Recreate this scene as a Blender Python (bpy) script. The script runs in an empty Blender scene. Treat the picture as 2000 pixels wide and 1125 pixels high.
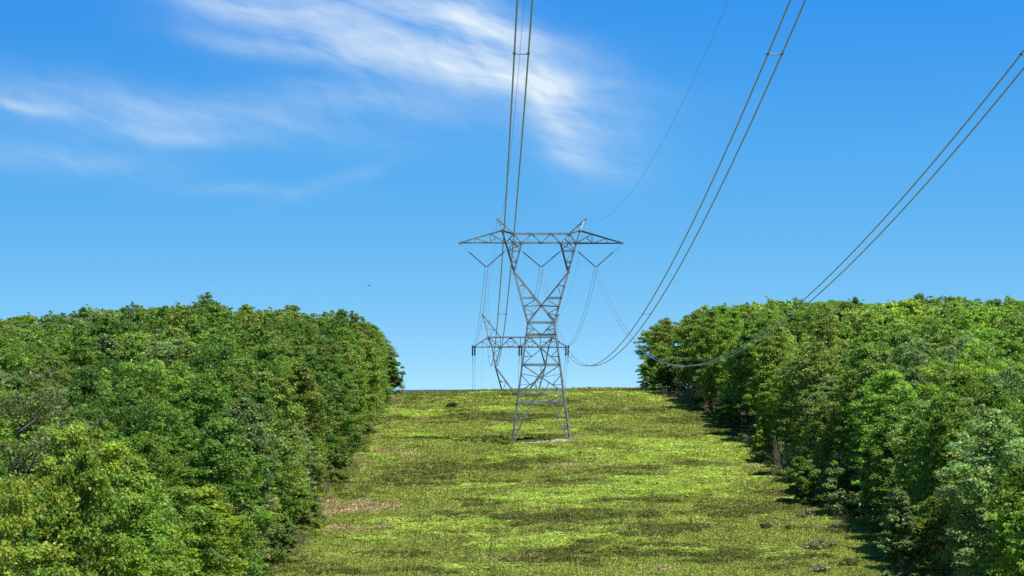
import bpy, math, random
import numpy as np
from mathutils import Vector

random.seed(7)
RNG = np.random.default_rng(11)
scene = bpy.context.scene
COL = scene.collection
F = 5850.0            # focal length in photo pixels (photo 2000 px wide)
VPX, EYE = 931.0, 760.0   # where the line direction (+Y) and the eye level fall in the photo
D1, D2 = 450.0, 620.0     # distance of the two pylons

# ------------------------------------------------------------------ noise
def _hash(ix, iy, s):
    n = (ix.astype(np.int64) * 374761393 + iy.astype(np.int64) * 668265263 + s * 1442695041) & 0xffffffff
    n = ((n ^ (n >> 13)) * 1274126177) & 0xffffffff
    n = (n ^ (n >> 16)) & 0xffffffff
    return n / 4294967295.0

def vnoise(x, y, s=0):
    x = np.asarray(x, float); y = np.asarray(y, float)
    ix = np.floor(x); iy = np.floor(y)
    fx = x - ix; fy = y - iy
    fx = fx * fx * (3 - 2 * fx); fy = fy * fy * (3 - 2 * fy)
    a = _hash(ix, iy, s); b = _hash(ix + 1, iy, s); c = _hash(ix, iy + 1, s); d = _hash(ix + 1, iy + 1, s)
    return (a * (1 - fx) + b * fx) * (1 - fy) + (c * (1 - fx) + d * fx) * fy

def fbm(x, y, s=0, o=4):
    r = 0; a = 0.5; t = 0
    for i in range(o):
        r = r + a * vnoise(np.asarray(x) * 2 ** i + 17.3 * i, np.asarray(y) * 2 ** i - 9.1 * i, s + i)
        t += a; a *= 0.5
    return r / t

def sstep(a, b, x):
    t = np.clip((x - a) / (b - a), 0, 1)
    return t * t * (3 - 2 * t)

# ------------------------------------------------------------------ terrain
PD = [-600, -60, -20, 0, 40, 80, 120, 150, 200, 250, 297, 350, 379, 420, 450, 480, 505, 530, 550, 566, 580, 595, 620, 660, 720, 800, 1000, 1600]
PZ = [14, 3, -0.8, -2.0, -11, -22, -29.5, -28.6, -25.2, -21.9, -18.6, -15.0, -12.95, -10.2, -8.1, -5.9, -4.0, -2.15, -0.85, -0.15, -0.35, -2.2, -9.2, -16, -27, -38, -60, -75]
_gd = np.arange(-600, 1601, 1.0)
_gz = np.interp(_gd, PD, PZ)
_k = np.exp(-0.5 * (np.arange(-12, 13) / 4.0) ** 2); _k /= _k.sum()
_gz = np.convolve(np.pad(_gz, 12, mode='edge'), _k, mode='valid')

def ground(X, d):
    X = np.asarray(X, float); d = np.asarray(d, float)
    z = np.interp(d, _gd, _gz)
    m = sstep(120, 200, d) * (1 - sstep(640, 800, d))
    z = z + m * 0.028 * np.clip(X - 9, -140, 6)
    near = sstep(200, 300, d) * (1 - sstep(540, 566, d))
    z = z + near * 0.9 * (fbm(X / 17, d / 13, 3, 3) - 0.5)
    z = z - sstep(2500, 4000, d) * 25
    return z

def gz(X, d):
    return float(ground(np.array([X]), np.array([d]))[0])

def hit(px, py):
    """the spot on the hillside seen at a photo pixel"""
    ds = np.arange(235, 600, 0.5)
    X = (px - VPX) * ds / F
    zr = (EYE - py) * ds / F
    g = ground(X, ds)
    i = int(np.argmax(g >= zr))
    d = ds[i] if g[i] >= zr[i] else 565.0
    return (px - VPX) * d / F, float(d)

LE_D = [100, 150, 200, 250, 297, 340, 379, 420, 450, 484, 520, 565, 640]
LE_X = [-22.5, -22, -21.5, -21, -20.4, -19.2, -17.9, -16.8, -16.6, -16.6, -16.4, -16.6, -16.4]
RE_D = [100, 250, 297, 350, 392, 451, 495, 525, 549, 565, 640]
RE_X = [43.5, 43.5, 43.2, 43, 41.4, 41, 39.8, 37.2, 34.6, 31.2, 30]
def left_edge(d): return np.interp(d, LE_D, LE_X)
def right_edge(d): return np.interp(d, RE_D, RE_X)

# ------------------------------------------------------------------ object helpers
def mesh_obj(name, V, Fc, mat, parent=None, col=None, smooth=False, uniform=None):
    """V (n,3) array, Fc list of faces or (m,k) array"""
    me = bpy.data.meshes.new(name)
    V = np.asarray(V, np.float32)
    if isinstance(Fc, np.ndarray):
        k = Fc.shape[1]; m = Fc.shape[0]
        me.vertices.add(len(V)); me.vertices.foreach_set('co', V.ravel())
        me.loops.add(m * k); me.loops.foreach_set('vertex_index', Fc.astype(np.int32).ravel())
        me.polygons.add(m)
        me.polygons.foreach_set('loop_start', np.arange(0, m * k, k, dtype=np.int32))
        me.polygons.foreach_set('loop_total', np.full(m, k, dtype=np.int32))
        me.update(calc_edges=True)
    else:
        me.from_pydata([tuple(v) for v in V.tolist()], [], Fc)
        me.update()
    if smooth:
        me.polygons.foreach_set('use_smooth', np.ones(len(me.polygons), dtype=bool))
    if col is not None:
        a = me.color_attributes.new('tint', 'FLOAT_COLOR', 'POINT')
        c = np.ones((len(V), 4), np.float32); c[:, :3] = col
        a.data.foreach_set('color', c.ravel())
    me.materials.append(mat)
    o = bpy.data.objects.new(name, me); COL.objects.link(o)
    if parent: o.parent = parent
    return o

def tag(o, label=None, cat=None, group=None, kind=None):
    if label: o['label'] = label
    if cat: o['category'] = cat
    if group: o['group'] = group
    if kind: o['kind'] = kind
    return o

def empty(name, loc, label, cat, group=None):
    o = bpy.data.objects.new(name, None); COL.objects.link(o)
    o.location = loc; o.empty_display_size = 0.5
    return tag(o, label, cat, group)

class MB:
    def __init__(s, off=(0, 0, 0)): s.v = []; s.f = []; s.off = np.array(off, float)
    def add(s, V, Fs):
        n = len(s.v); s.v.extend((np.asarray(V, float) - s.off).tolist()); s.f.extend([tuple(i + n for i in f) for f in Fs])
    def angle(s, p, q, w, t=None, flip=1, ref=None):
        """L-section steel angle from p to q"""
        p = np.array(p, float); q = np.array(q, float); a = q - p; L = np.linalg.norm(a)
        if L < 1e-6: return
        a /= L; t = t or max(0.02, w * 0.16)
        r = np.array(ref if ref is not None else (0, 1, 0), float)
        if abs(a @ r) > 0.93: r = np.array((1, 0, 0.2)); r /= np.linalg.norm(r)
        u = np.cross(a, r); u /= np.linalg.norm(u); v = np.cross(a, u) * flip
        pr = [(0, 0), (w, 0), (w, t), (t, t), (t, w), (0, w)]
        pr = [(x - w * .4, y - w * .4) for x, y in pr]
        V = [e + u * x + v * y for e in (p, q) for x, y in pr]
        Fs = [(i, (i + 1) % 6, 6 + (i + 1) % 6, 6 + i) for i in range(6)] + [(5, 4, 3, 2, 1, 0), (6, 7, 8, 9, 10, 11)]
        s.add(V, Fs)
    def tube(s, pts, rad, n=6, caps=True):
        P = np.array(pts, float); m = len(P); R = np.broadcast_to(np.array(rad, float), (m,))
        T = np.gradient(P, axis=0); T /= np.linalg.norm(T, axis=1)[:, None] + 1e-12
        ref = np.array((0, 0, 1.0)) if abs(T[0][2]) < 0.9 else np.array((1.0, 0, 0))
        V = []
        for i in range(m):
            u = np.cross(T[i], ref); u /= np.linalg.norm(u) + 1e-12; w = np.cross(u, T[i])
            for k in range(n):
                a = 2 * math.pi * k / n
                V.append(P[i] + R[i] * (math.cos(a) * u + math.sin(a) * w))
        Fs = [(i * n + k, i * n + (k + 1) % n, (i + 1) * n + (k + 1) % n, (i + 1) * n + k) for i in range(m - 1) for k in range(n)]
        if caps: Fs += [tuple(range(n - 1, -1, -1)), tuple((m - 1) * n + k for k in range(n))]
        s.add(V, Fs)
    def box(s, c, h):
        c = np.array(c, float); h = np.array(h, float)
        V = [c + h * np.array((x, y, z)) for x in (-1, 1) for y in (-1, 1) for z in (-1, 1)]
        s.add(V, [(0, 1, 3, 2), (4, 6, 7, 5), (0, 4, 5, 1), (2, 3, 7, 6), (0, 2, 6, 4), (1, 5, 7, 3)])
    def build(s, name, mat, parent=None, smooth=False):
        return mesh_obj(name, np.array(s.v), s.f, mat, parent, smooth=smooth)

# ------------------------------------------------------------------ materials
def mat(name):
    m = bpy.data.materials.new(name); m.use_nodes = True
    nt = m.node_tree; nt.nodes.clear()
    out = nt.nodes.new('ShaderNodeOutputMaterial')
    return m, nt, out
def N(nt, t, **kw):
    n = nt.nodes.new(t)
    for k, v in kw.items(): setattr(n, k, v)
    return n
def principled(nt, base=None, rough=.6, metal=0., spec=.5):
    b = N(nt, 'ShaderNodeBsdfPrincipled')
    if base: b.inputs['Base Color'].default_value = (*base, 1)
    b.inputs['Roughness'].default_value = rough; b.inputs['Metallic'].default_value = metal
    b.inputs['Specular IOR Level'].default_value = spec
    return b

def simple_mat(name, base, rough=.6, metal=0., vary=.25, scale=3., spec=.5):
    m, nt, out = mat(name)
    b = principled(nt, base, rough, metal, spec)
    tc = N(nt, 'ShaderNodeTexCoord'); no = N(nt, 'ShaderNodeTexNoise')
    no.inputs['Scale'].default_value = scale; no.inputs['Detail'].default_value = 5
    nt.links.new(tc.outputs['Object'], no.inputs['Vector'])
    mr = N(nt, 'ShaderNodeMapRange'); mr.inputs['To Min'].default_value = 1 - vary; mr.inputs['To Max'].default_value = 1 + vary
    mr.inputs['From Min'].default_value = .3; mr.inputs['From Max'].default_value = .7
    nt.links.new(no.outputs['Fac'], mr.inputs['Value'])
    mx = N(nt, 'ShaderNodeVectorMath', operation='SCALE'); mx.inputs[0].default_value = base
    nt.links.new(mr.outputs[0], mx.inputs['Scale']); nt.links.new(mx.outputs[0], b.inputs['Base Color'])
    nt.links.new(b.outputs[0], out.inputs['Surface'])
    return m

def leaf_mat(name, rough=.5, spec=.34, trans=.42, use_obj=True, tt=(1.4, 1.5, .8)):
    """leaf colour = the tree's own colour x the leaf cluster's tint"""
    m, nt, out = mat(name)
    at = N(nt, 'ShaderNodeAttribute', attribute_name='tint')
    col = at.outputs['Color']
    if use_obj:
        oi = N(nt, 'ShaderNodeObjectInfo'); mu = N(nt, 'ShaderNodeVectorMath', operation='MULTIPLY')
        nt.links.new(at.outputs['Color'], mu.inputs[0]); nt.links.new(oi.outputs['Color'], mu.inputs[1]); col = mu.outputs[0]
    b = principled(nt, None, rough, 0, spec); nt.links.new(col, b.inputs['Base Color'])
    tr = N(nt, 'ShaderNodeBsdfTranslucent'); tm = N(nt, 'ShaderNodeVectorMath', operation='MULTIPLY')
    tm.inputs[1].default_value = tt; nt.links.new(col, tm.inputs[0]); nt.links.new(tm.outputs[0], tr.inputs['Color'])
    mx = N(nt, 'ShaderNodeMixShader'); mx.inputs[0].default_value = trans
    nt.links.new(b.outputs[0], mx.inputs[1]); nt.links.new(tr.outputs[0], mx.inputs[2]); nt.links.new(mx.outputs[0], out.inputs['Surface'])
    return m

def ground_mat():
    m, nt, out = mat('meadow_soil')
    at = N(nt, 'ShaderNodeAttribute', attribute_name='tint')
    tc = N(nt, 'ShaderNodeTexCoord'); no = N(nt, 'ShaderNodeTexNoise'); no.inputs['Scale'].default_value = 2.2; no.inputs['Detail'].default_value = 8
    nt.links.new(tc.outputs['Object'], no.inputs['Vector'])
    mr = N(nt, 'ShaderNodeMapRange'); mr.inputs['From Min'].default_value = .3; mr.inputs['From Max'].default_value = .7
    mr.inputs['To Min'].default_value = .55; mr.inputs['To Max'].default_value = 1.4
    nt.links.new(no.outputs['Fac'], mr.inputs['Value'])
    mx = N(nt, 'ShaderNodeVectorMath', operation='SCALE'); nt.links.new(at.outputs['Color'], mx.inputs[0]); nt.links.new(mr.outputs[0], mx.inputs['Scale'])
    b = principled(nt, None, .9, 0, .2); nt.links.new(mx.outputs[0], b.inputs['Base Color'])
    bp = N(nt, 'ShaderNodeBump'); bp.inputs['Strength'].default_value = .6; bp.inputs['Distance'].default_value = .3
    nt.links.new(no.outputs['Fac'], bp.inputs['Height']); nt.links.new(bp.outputs[0], b.inputs['Normal'])
    nt.links.new(b.outputs[0], out.inputs['Surface'])
    return m

M_STEEL = simple_mat('weathered_galvanised_steel', (.15, .18, .195), .55, .2, .3, 1.5)
M_STEEL2 = simple_mat('dull_galvanised_steel', (.12, .15, .165), .55, .2, .3, 1.5)
M_WIRE = simple_mat('aluminium_strand', (.21, .215, .23), .34, .1, .1, .5, .9)
M_INSUL = simple_mat('dark_glazed_insulator', (.035, .035, .045), .35, 0, .2, 4)
M_CONC = simple_mat('concrete', (.36, .34, .30), .85, 0, .25, 4)
M_BARK = simple_mat('tree_bark', (.075, .062, .05), .9, 0, .4, 3)
M_DEAD = simple_mat('bleached_dead_wood', (.34, .30, .26), .85, 0, .3, 3)
M_TWIG = simple_mat('brown_twigs', (.135, .115, .082), .9, 0, .35, 3)
M_ROCK = simple_mat('pale_sandy_rock', (.31, .26, .18), .9, 0, .3, 2.5)
M_BIRD = simple_mat('black_feathers', (.02, .02, .022), .6, 0, .2, 8)
M_BLOSSOM = simple_mat('pale_blossom', (.38, .33, .27), .7, 0, .15, 8)
M_LEAF = leaf_mat('tree_leaf')
M_MASS = leaf_mat('tree_leaf_far', use_obj=False)
M_GRASS = leaf_mat('meadow_blade', .55, .3, .35, False, (1.25, 1.3, .9))
M_GROUND = ground_mat()

# ------------------------------------------------------------------ what grows where on the meadow
PATCH = []   # (X, d, half width, half depth, weight, kind)
for px, py, hw, hd, w, kd in [
    (1120, 968, 5.5, 7, 1.3, 'b'), (1010, 966, 4, 4, .8, 'b'), (1085, 1055, 6.5, 4.5, 1.3, 'b'), (1180, 1050, 3, 3, .9, 'b'), (1310, 785, 6, 8, 1.3, 'b'),
    (1020, 786, 5, 7, 1.0, 'b'), (1130, 770, 6, 6, .5, 'b'), (1120, 885, 7, 4.5, 1.1, 'b'), (1240, 860, 6, 4, .9, 'b'), (1330, 870, 8, 7, .9, 'b'), (1280, 945, 7, 8, .9, 'b'), (1400, 930, 5, 7, .9, 'b'),
    (1360, 1010, 4, 4, .8, 'b'), (770, 835, 6, 9, .7, 'b'), (830, 815, 6, 7, .6, 'b'), (740, 890, 4, 6, .6, 'b'), (640, 1090, 3, 5, .7, 'b'), (1050, 835, 6, 5, .7, 'b'), (1225, 905, 6, 5, .6, 'b'), (970, 800, 5, 4, .6, 'b'),
    (950, 915, 8, 5, 1.2, 'k'), (880, 910, 5, 4, .7, 'k'), (1230, 925, 5, 2.5, .6, 'k'), (960, 775, 9, 4, 1.0, 'k'), (1000, 825, 5, 2.5, .5, 'k'), (1190, 800, 6, 8, .7, 'k'),
    (1060, 1010, 8, 4, .9, 'k'), (880, 1000, 5, 5, .6, 'k'), (1300, 1040, 7, 6, 1.1, 'k'), (1250, 980, 4, 3, .7, 'k'), (1480, 1000, 5, 7, .8, 'k'), (1400, 1090, 7, 5, .7, 'k'), (1050, 1095, 8, 3, .8, 'k'), (870, 1085, 4, 3, .5, 'k'), (1150, 850, 5, 3, .6, 'k'),
    (665, 1035, 3.5, 7, 1.4, 'd'), (700, 985, 4, 7, .9, 'd'), (770, 790, 6, 9, 1.3, 'd'), (790, 825, 4, 5, .5, 'd'), (760, 880, 3, 5, .7, 'd'), (880, 870, 3, 3, .6, 'd'), (1330, 828, 6, 3, .8, 'd'),
    (1150, 856, 3.5, 4, 1.5, 'd'), (1062, 852, 4, 2, 1.0, 'd'), (1010, 868, 2.5, 2, .6, 'd'), (1200, 1115, 6, 2, .7, 'd'), (620, 1005, 2.5, 8, .9, 'd'), (830, 860, 4, 5, .5, 'd'), (1280, 812, 7, 3, .5, 'd')]:
    X, d = hit(px, py); PATCH.append((X, d, hw, hd, w, kd))

def veg(X, d):
    wx = X + 10 * (fbm(X / 6, d / 6, 21, 5) - .5); wd = d + 13 * (fbm(X / 6, d / 6, 31, 5) - .5)
    n1 = fbm(wx / 11, wd / 9, 41, 4); n2 = fbm(wx / 10, wd / 8, 51, 4); n3 = fbm(wx / 9, wd / 9, 61, 4)
    b = (n1 - .56) * 3.0; k = (n2 - .53) * 3.2; t = (n3 - .72) * 3.2
    for (cx, cd, hw, hd, w, kd) in PATCH:
        g = w * np.exp(-((wx - cx) / hw) ** 2 - ((wd - cd) / hd) ** 2)
        if kd == 'b': b = b + g; k = k - .6 * g
        elif kd == 'k': k = k + g; b = b - .8 * g
        else: t = t + g; b = b - .5 * g
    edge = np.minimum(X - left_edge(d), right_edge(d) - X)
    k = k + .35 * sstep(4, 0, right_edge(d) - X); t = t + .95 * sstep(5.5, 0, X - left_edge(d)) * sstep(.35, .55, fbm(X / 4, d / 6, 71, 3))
    f1 = (fbm(X / 2.2, d / 3.0, 141, 3) - .5) * 1.3; f2 = (fbm(X / 1.8, d / 2.6, 151, 3) - .5) * 1.3
    return sstep(.05, .7, b + f1), sstep(.02, .6, k + f2), sstep(.15, .7, t + f2 * .7), edge

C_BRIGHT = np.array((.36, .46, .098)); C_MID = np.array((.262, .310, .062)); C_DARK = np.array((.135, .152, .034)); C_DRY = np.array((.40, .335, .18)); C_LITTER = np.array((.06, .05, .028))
def veg_colour(X, d):
    b, k, t, e = veg(X, d)
    c = np.broadcast_to(C_MID, (len(X), 3)).copy()
    for w, cc in ((k, C_DARK), (b, C_BRIGHT), (t, C_DRY)): c = c * (1 - w[:, None]) + cc * w[:, None]
    return c, b, k, t, e

# ------------------------------------------------------------------ ground sheet
def spread(lo, hi, step, outer_lo, outer_hi):
    a = list(np.arange(lo, hi + 1e-6, step)); s = step
    x = hi
    while x < outer_hi: s *= 1.35; x += s; a.append(min(x, outer_hi))
    s = step; x = lo
    while x > outer_lo: s *= 1.35; x -= s; a.insert(0, max(x, outer_lo))
    return np.array(a)
gx = spread(-60, 80, 1.0, -9000, 9000); gd = spread(200, 600, 1.0, -500, 9000)
GX, GD = np.meshgrid(gx, gd); fX, fD = GX.ravel(), GD.ravel()
gzv = ground(fX, fD)
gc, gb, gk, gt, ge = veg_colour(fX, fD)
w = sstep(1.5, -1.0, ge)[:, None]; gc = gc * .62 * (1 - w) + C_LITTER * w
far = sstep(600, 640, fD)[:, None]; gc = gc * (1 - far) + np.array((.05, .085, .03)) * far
nx_, ny_ = len(gx), len(gd)
ii = np.arange(nx_ * ny_).reshape(ny_, nx_)
faces = np.stack([ii[:-1, :-1].ravel(), ii[:-1, 1:].ravel(), ii[1:, 1:].ravel(), ii[1:, :-1].ravel()], 1)
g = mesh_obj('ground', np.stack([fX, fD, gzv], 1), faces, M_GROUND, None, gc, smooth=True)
tag(g, 'grassy hillside clearing running up to the crest', None, None, 'structure')

# the far wooded ridge that just shows over the crest
hx = np.linspace(-3500, 3500, 241); V = []; Fh = []
for r_, (dd, k) in enumerate([(5000, 0), (5150, .14), (5300, .3), (5450, .42), (5600, .55), (5750, .66), (5900, .78), (6050, .88), (6200, 1), (7000, .8), (8000, 0)]):
    for x in hx:
        top = -.6 + 0.0012 * x + 6 * (fbm(np.array([x / 260.]), np.array([r_ * 2.]), 81, 4)[0] - .5) * 1.2
        V.append((x, dd, -110 + (110 + top) * k + (26 * (fbm(np.array([x / 190.]), np.array([dd / 190.]), 85, 4)[0] - .5) if 0 < k < 1 else 0)))
n = len(hx)
Fh = [(r * n + i, r * n + i + 1, (r + 1) * n + i + 1, (r + 1) * n + i) for r in range(10) for i in range(n - 1)]
h = mesh_obj('distant_hills', np.array(V), Fh, simple_mat('haze_tinted_ridge', (.032, .082, .085), .95, 0, .6, .03, .1), None, smooth=True)  # bluish base colour stands in for the haze over this distance
tag(h, 'thin blue green wooded ridge beyond the crest', None, None, 'structure')

# ------------------------------------------------------------------ meadow plants (stuff)
def meadow():
    n = 215000
    d = RNG.uniform(1 / 600.0, 1 / 262.0, n); d = 1 / d
    keep = RNG.random(n) < np.clip(.55 + .45 * (450 / d), 0, 1); d = d[keep]; n = len(d)
    X = left_edge(d) - 3 + RNG.random(n) * (right_edge(d) - left_edge(d) + 7)
    c, b, k, t, e = veg_colour(X, d)
    z = ground(X, d)
    hump = fbm(X / 3.0, d / 3.0, 91, 3)
    hgt = (.12 + .22 * hump + .13 * b + .05 * k + .14 * t) * RNG.uniform(.6, 1.35, n)
    lean = .7 + .5 * b + .2 * k
    nb = 4
    cx = np.repeat(X, nb); cd = np.repeat(d, nb); cz = np.repeat(z, nb); hh = np.repeat(hgt, nb) * RNG.uniform(.7, 1.15, n * nb)
    ln = np.repeat(lean, nb) * RNG.uniform(.5, 1.4, n * nb); a = RNG.uniform(0, 2 * math.pi, n * nb)
    wd = (.055 + .10 * np.repeat(b, nb) + .03 * np.repeat(k, nb)) * RNG.uniform(.7, 1.4, n * nb) * np.clip(cd / 380, .8, 1.5)
    r0 = RNG.uniform(0, .22, n * nb)
    bx = cx + r0 * np.cos(a); by = cd + r0 * np.sin(a)
    dx, dy = np.cos(a), np.sin(a); px_, py_ = -dy, dx
    mid = np.stack([bx + dx * hh * ln * .45, by + dy * hh * ln * .45, cz + hh * .62], 1)
    base = np.stack([bx, by, cz - .03], 1)
    tip = np.stack([bx + dx * hh * ln * 1.15, by + dy * hh * ln * 1.15, cz + hh * (1 - .25 * ln)], 1)
    P = np.stack([px_, py_, np.zeros_like(px_)], 1) * wd[:, None]
    V = np.stack([base, mid - P, tip, mid + P], 1).reshape(-1, 3)
    Fc = np.arange(len(V)).reshape(-1, 4)
    mott = .66 + .68 * fbm(X / 2.0, d / 3.2, 161, 4)
    cc = np.repeat(c * (mott * RNG.uniform(.82, 1.2, n))[:, None] * np.stack([RNG.uniform(.85, 1.18, n), np.ones(n), np.ones(n)], 1), nb, axis=0) * RNG.uniform(.86, 1.14, n * nb)[:, None]
    cc = np.repeat(cc, 4, axis=0)
    # taller single stalks and seedlings standing out of the sward
    n = 9000
    d = np.concatenate([1 / RNG.uniform(1 / 590.0, 1 / 262.0, n - 3000), RNG.uniform(545, 575, 3000)]); X = left_edge(d) + RNG.random(n) * (right_edge(d) - left_edge(d))
    keep = fbm(X / 6, d / 8, 171, 3) > .46; X, d = X[keep], d[keep]; n = len(X); z = ground(X, d)
    dry = RNG.random(n) < .4
    hh = np.where(d > 540, RNG.uniform(.2, .55, n), RNG.uniform(.4, .95, n)); a = RNG.uniform(0, 6.283, n); VV, CC = [], []
    for k in range(7):
        t0 = RNG.uniform(.2, 1, n); aa = RNG.uniform(0, 6.283, n); L = np.where(dry, .10, RNG.uniform(.16, .34, n)); W = np.where(dry, .03, .07)
        c0 = np.stack([X + .06 * np.cos(a), d + .06 * np.sin(a), z + hh * t0], 1)
        dr = np.stack([np.cos(aa), np.sin(aa), RNG.uniform(-.1, .5, n)], 1); sd_ = np.stack([-np.sin(aa), np.cos(aa), np.zeros(n)], 1)
        VV.append(np.stack([c0, c0 + dr * (L * .5)[:, None] - sd_ * W[:, None], c0 + dr * L[:, None], c0 + dr * (L * .5)[:, None] + sd_ * W[:, None]], 1))
        CC.append(np.where(dry[:, None], np.array((.30, .25, .13)), np.array((.10, .14, .025))) * RNG.uniform(.6, 1.4, n)[:, None])
    st = np.stack([np.stack([X - .018, d, z], 1), np.stack([X + .018, d, z], 1), np.stack([X + .01 + .06 * np.cos(a), d, z + hh], 1), np.stack([X - .01 + .06 * np.cos(a), d, z + hh], 1)], 1)
    VV.append(st); CC.append(np.where(dry[:, None], np.array((.32, .26, .14)), np.array((.09, .09, .03))) * np.ones((n, 1)))
    ME.append((np.concatenate(VV).reshape(-1, 3), np.repeat(np.concatenate(CC), 4, axis=0)))
    # low mounds: fern and heath clumps that give the sward its lumps
    rg = np.random.default_rng(909); n = 3600
    d = 1 / rg.uniform(1 / 575.0, 1 / 264.0, n); X = left_edge(d) + 1 + rg.random(n) * (right_edge(d) - left_edge(d) - 2)
    c, b, k, t, e = veg_colour(X, d); z = ground(X, d)
    keep = rg.random(n) < .22 + .7 * np.maximum(b, k); keep &= (np.hypot(X - 9.7, d - D1) > 6.5)
    for i in np.nonzero(keep)[0]:
        r = rg.uniform(.28, .62) * (1.15 if b[i] > .5 else 1); m = int(46 * (r / .4) ** 1.5)
        v = rg.normal(size=(m, 3)); v /= np.linalg.norm(v, axis=1)[:, None]; v[:, 2] = np.abs(v[:, 2])
        p = np.array((X[i], d[i], z[i])) + v * np.array((r * 1.25, r * 1.25, r * (.75 if b[i] > .5 else 1.0))) * rg.uniform(.6, 1, m)[:, None]
        nr = v * .5 + np.array((0, 0, .6)) + rg.normal(size=(m, 3)) * .5; nr /= np.linalg.norm(nr, axis=1)[:, None]
        tt = rg.normal(size=(m, 3)) + v * .5; tt -= nr * np.sum(tt * nr, 1)[:, None]; tt /= np.linalg.norm(tt, axis=1)[:, None]; ss = np.cross(nr, tt)
        L = rg.uniform(.12, .26, m)[:, None]; W = L * .36
        ME.append((np.stack([p - tt * L * .5, p + ss * W, p + tt * L * .5, p - ss * W], 1).reshape(-1, 3), np.repeat(c[i] * rg.uniform(.75, 1.2) * rg.uniform(.75, 1.25, m)[:, None], 4, axis=0)))
    V = np.concatenate([V] + [m[0] for m in ME]); cc = np.concatenate([cc] + [m[1] for m in ME])
    o = mesh_obj('meadow_grass', V, np.arange(len(V)).reshape(-1, 4), M_GRASS, None, cc)
    tag(o, 'mixed grass, fern and low heath covering the clearing', None, None, 'stuff')
ME = []
meadow()

# ------------------------------------------------------------------ tree kit
def leaves(centres, radii, per, size, rng, flat=.62, up=.55, fill=.42):
    """leaf-sized faces spread over leaf clusters: returns verts, quads, tint"""
    VV, CC = [], []
    for c, r in zip(centres, radii):
        n = max(6, int(per * (r ** 1.6)))
        v = rng.normal(size=(n, 3)); v /= np.linalg.norm(v, axis=1)[:, None]
        v[:, 2] = np.where(v[:, 2] < -.25, -v[:, 2] * .7, v[:, 2])
        rad = r * (fill + (1 - fill) * rng.random(n)) * (1 + .22 * np.sin(v[:, 0] * 5 + c[0] * 3) * np.cos(v[:, 1] * 5 + c[1]))
        p = c + v * rad[:, None] * np.array((1, 1, flat))
        nr = v * .55 + np.array((0, 0, up * .8)) + rng.normal(size=(n, 3)) * .55
        nr /= np.linalg.norm(nr, axis=1)[:, None]
        t = rng.normal(size=(n, 3)) + v * .2; t -= nr * np.sum(t * nr, 1)[:, None]; t /= np.linalg.norm(t, axis=1)[:, None] + 1e-9
        s = np.cross(nr, t)
        L = size * rng.uniform(.65, 1.35, n); W = L * rng.uniform(.30, .42, n)
        fold = nr * (W * .25)[:, None]
        q = np.stack([p - t * (L * .5)[:, None], p + s * W[:, None] + fold, p + t * (L * .5)[:, None] - nr * (L * .1)[:, None], p - s * W[:, None] + fold], 1)
        VV.append(q.reshape(-1, 3))
        tint = rng.uniform(.78, 1.25) * np.array((rng.uniform(.88, 1.05), 1.04, rng.uniform(.9, 1.15)))
        CC.append(np.repeat(tint * rng.uniform(.62, 1.42, n)[:, None], 4, axis=0))
    V = np.concatenate(VV); return V, np.arange(len(V)).reshape(-1, 4), np.concatenate(CC)

def envelope(form, t):
    if form == 'round': return np.sqrt(np.clip(1 - ((t - .42) / .60) ** 2, 0, 1)) * (1.04 - .22 * t)
    if form == 'tall': return np.sqrt(np.clip(1 - ((t - .42) / .60) ** 2, 0, 1)) * (1 - .25 * t)
    if form == 'broad': return np.clip(np.sqrt(np.clip(1 - ((t - .58) / .6) ** 2, 0, 1)), .25, 1)
    if form == 'edge': return np.clip(np.sqrt(np.clip(1 - ((t - .40) / .62) ** 2, 0, 1)), 0, 1) * (1 - .12 * t)
    if form == 'cone': return np.clip(1.08 - t, 0, 1) ** .8 * np.clip(t * 8 + .45, 0, 1)
    return np.sqrt(np.clip(1 - (2 * t - 1) ** 2, 0, 1))

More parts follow.
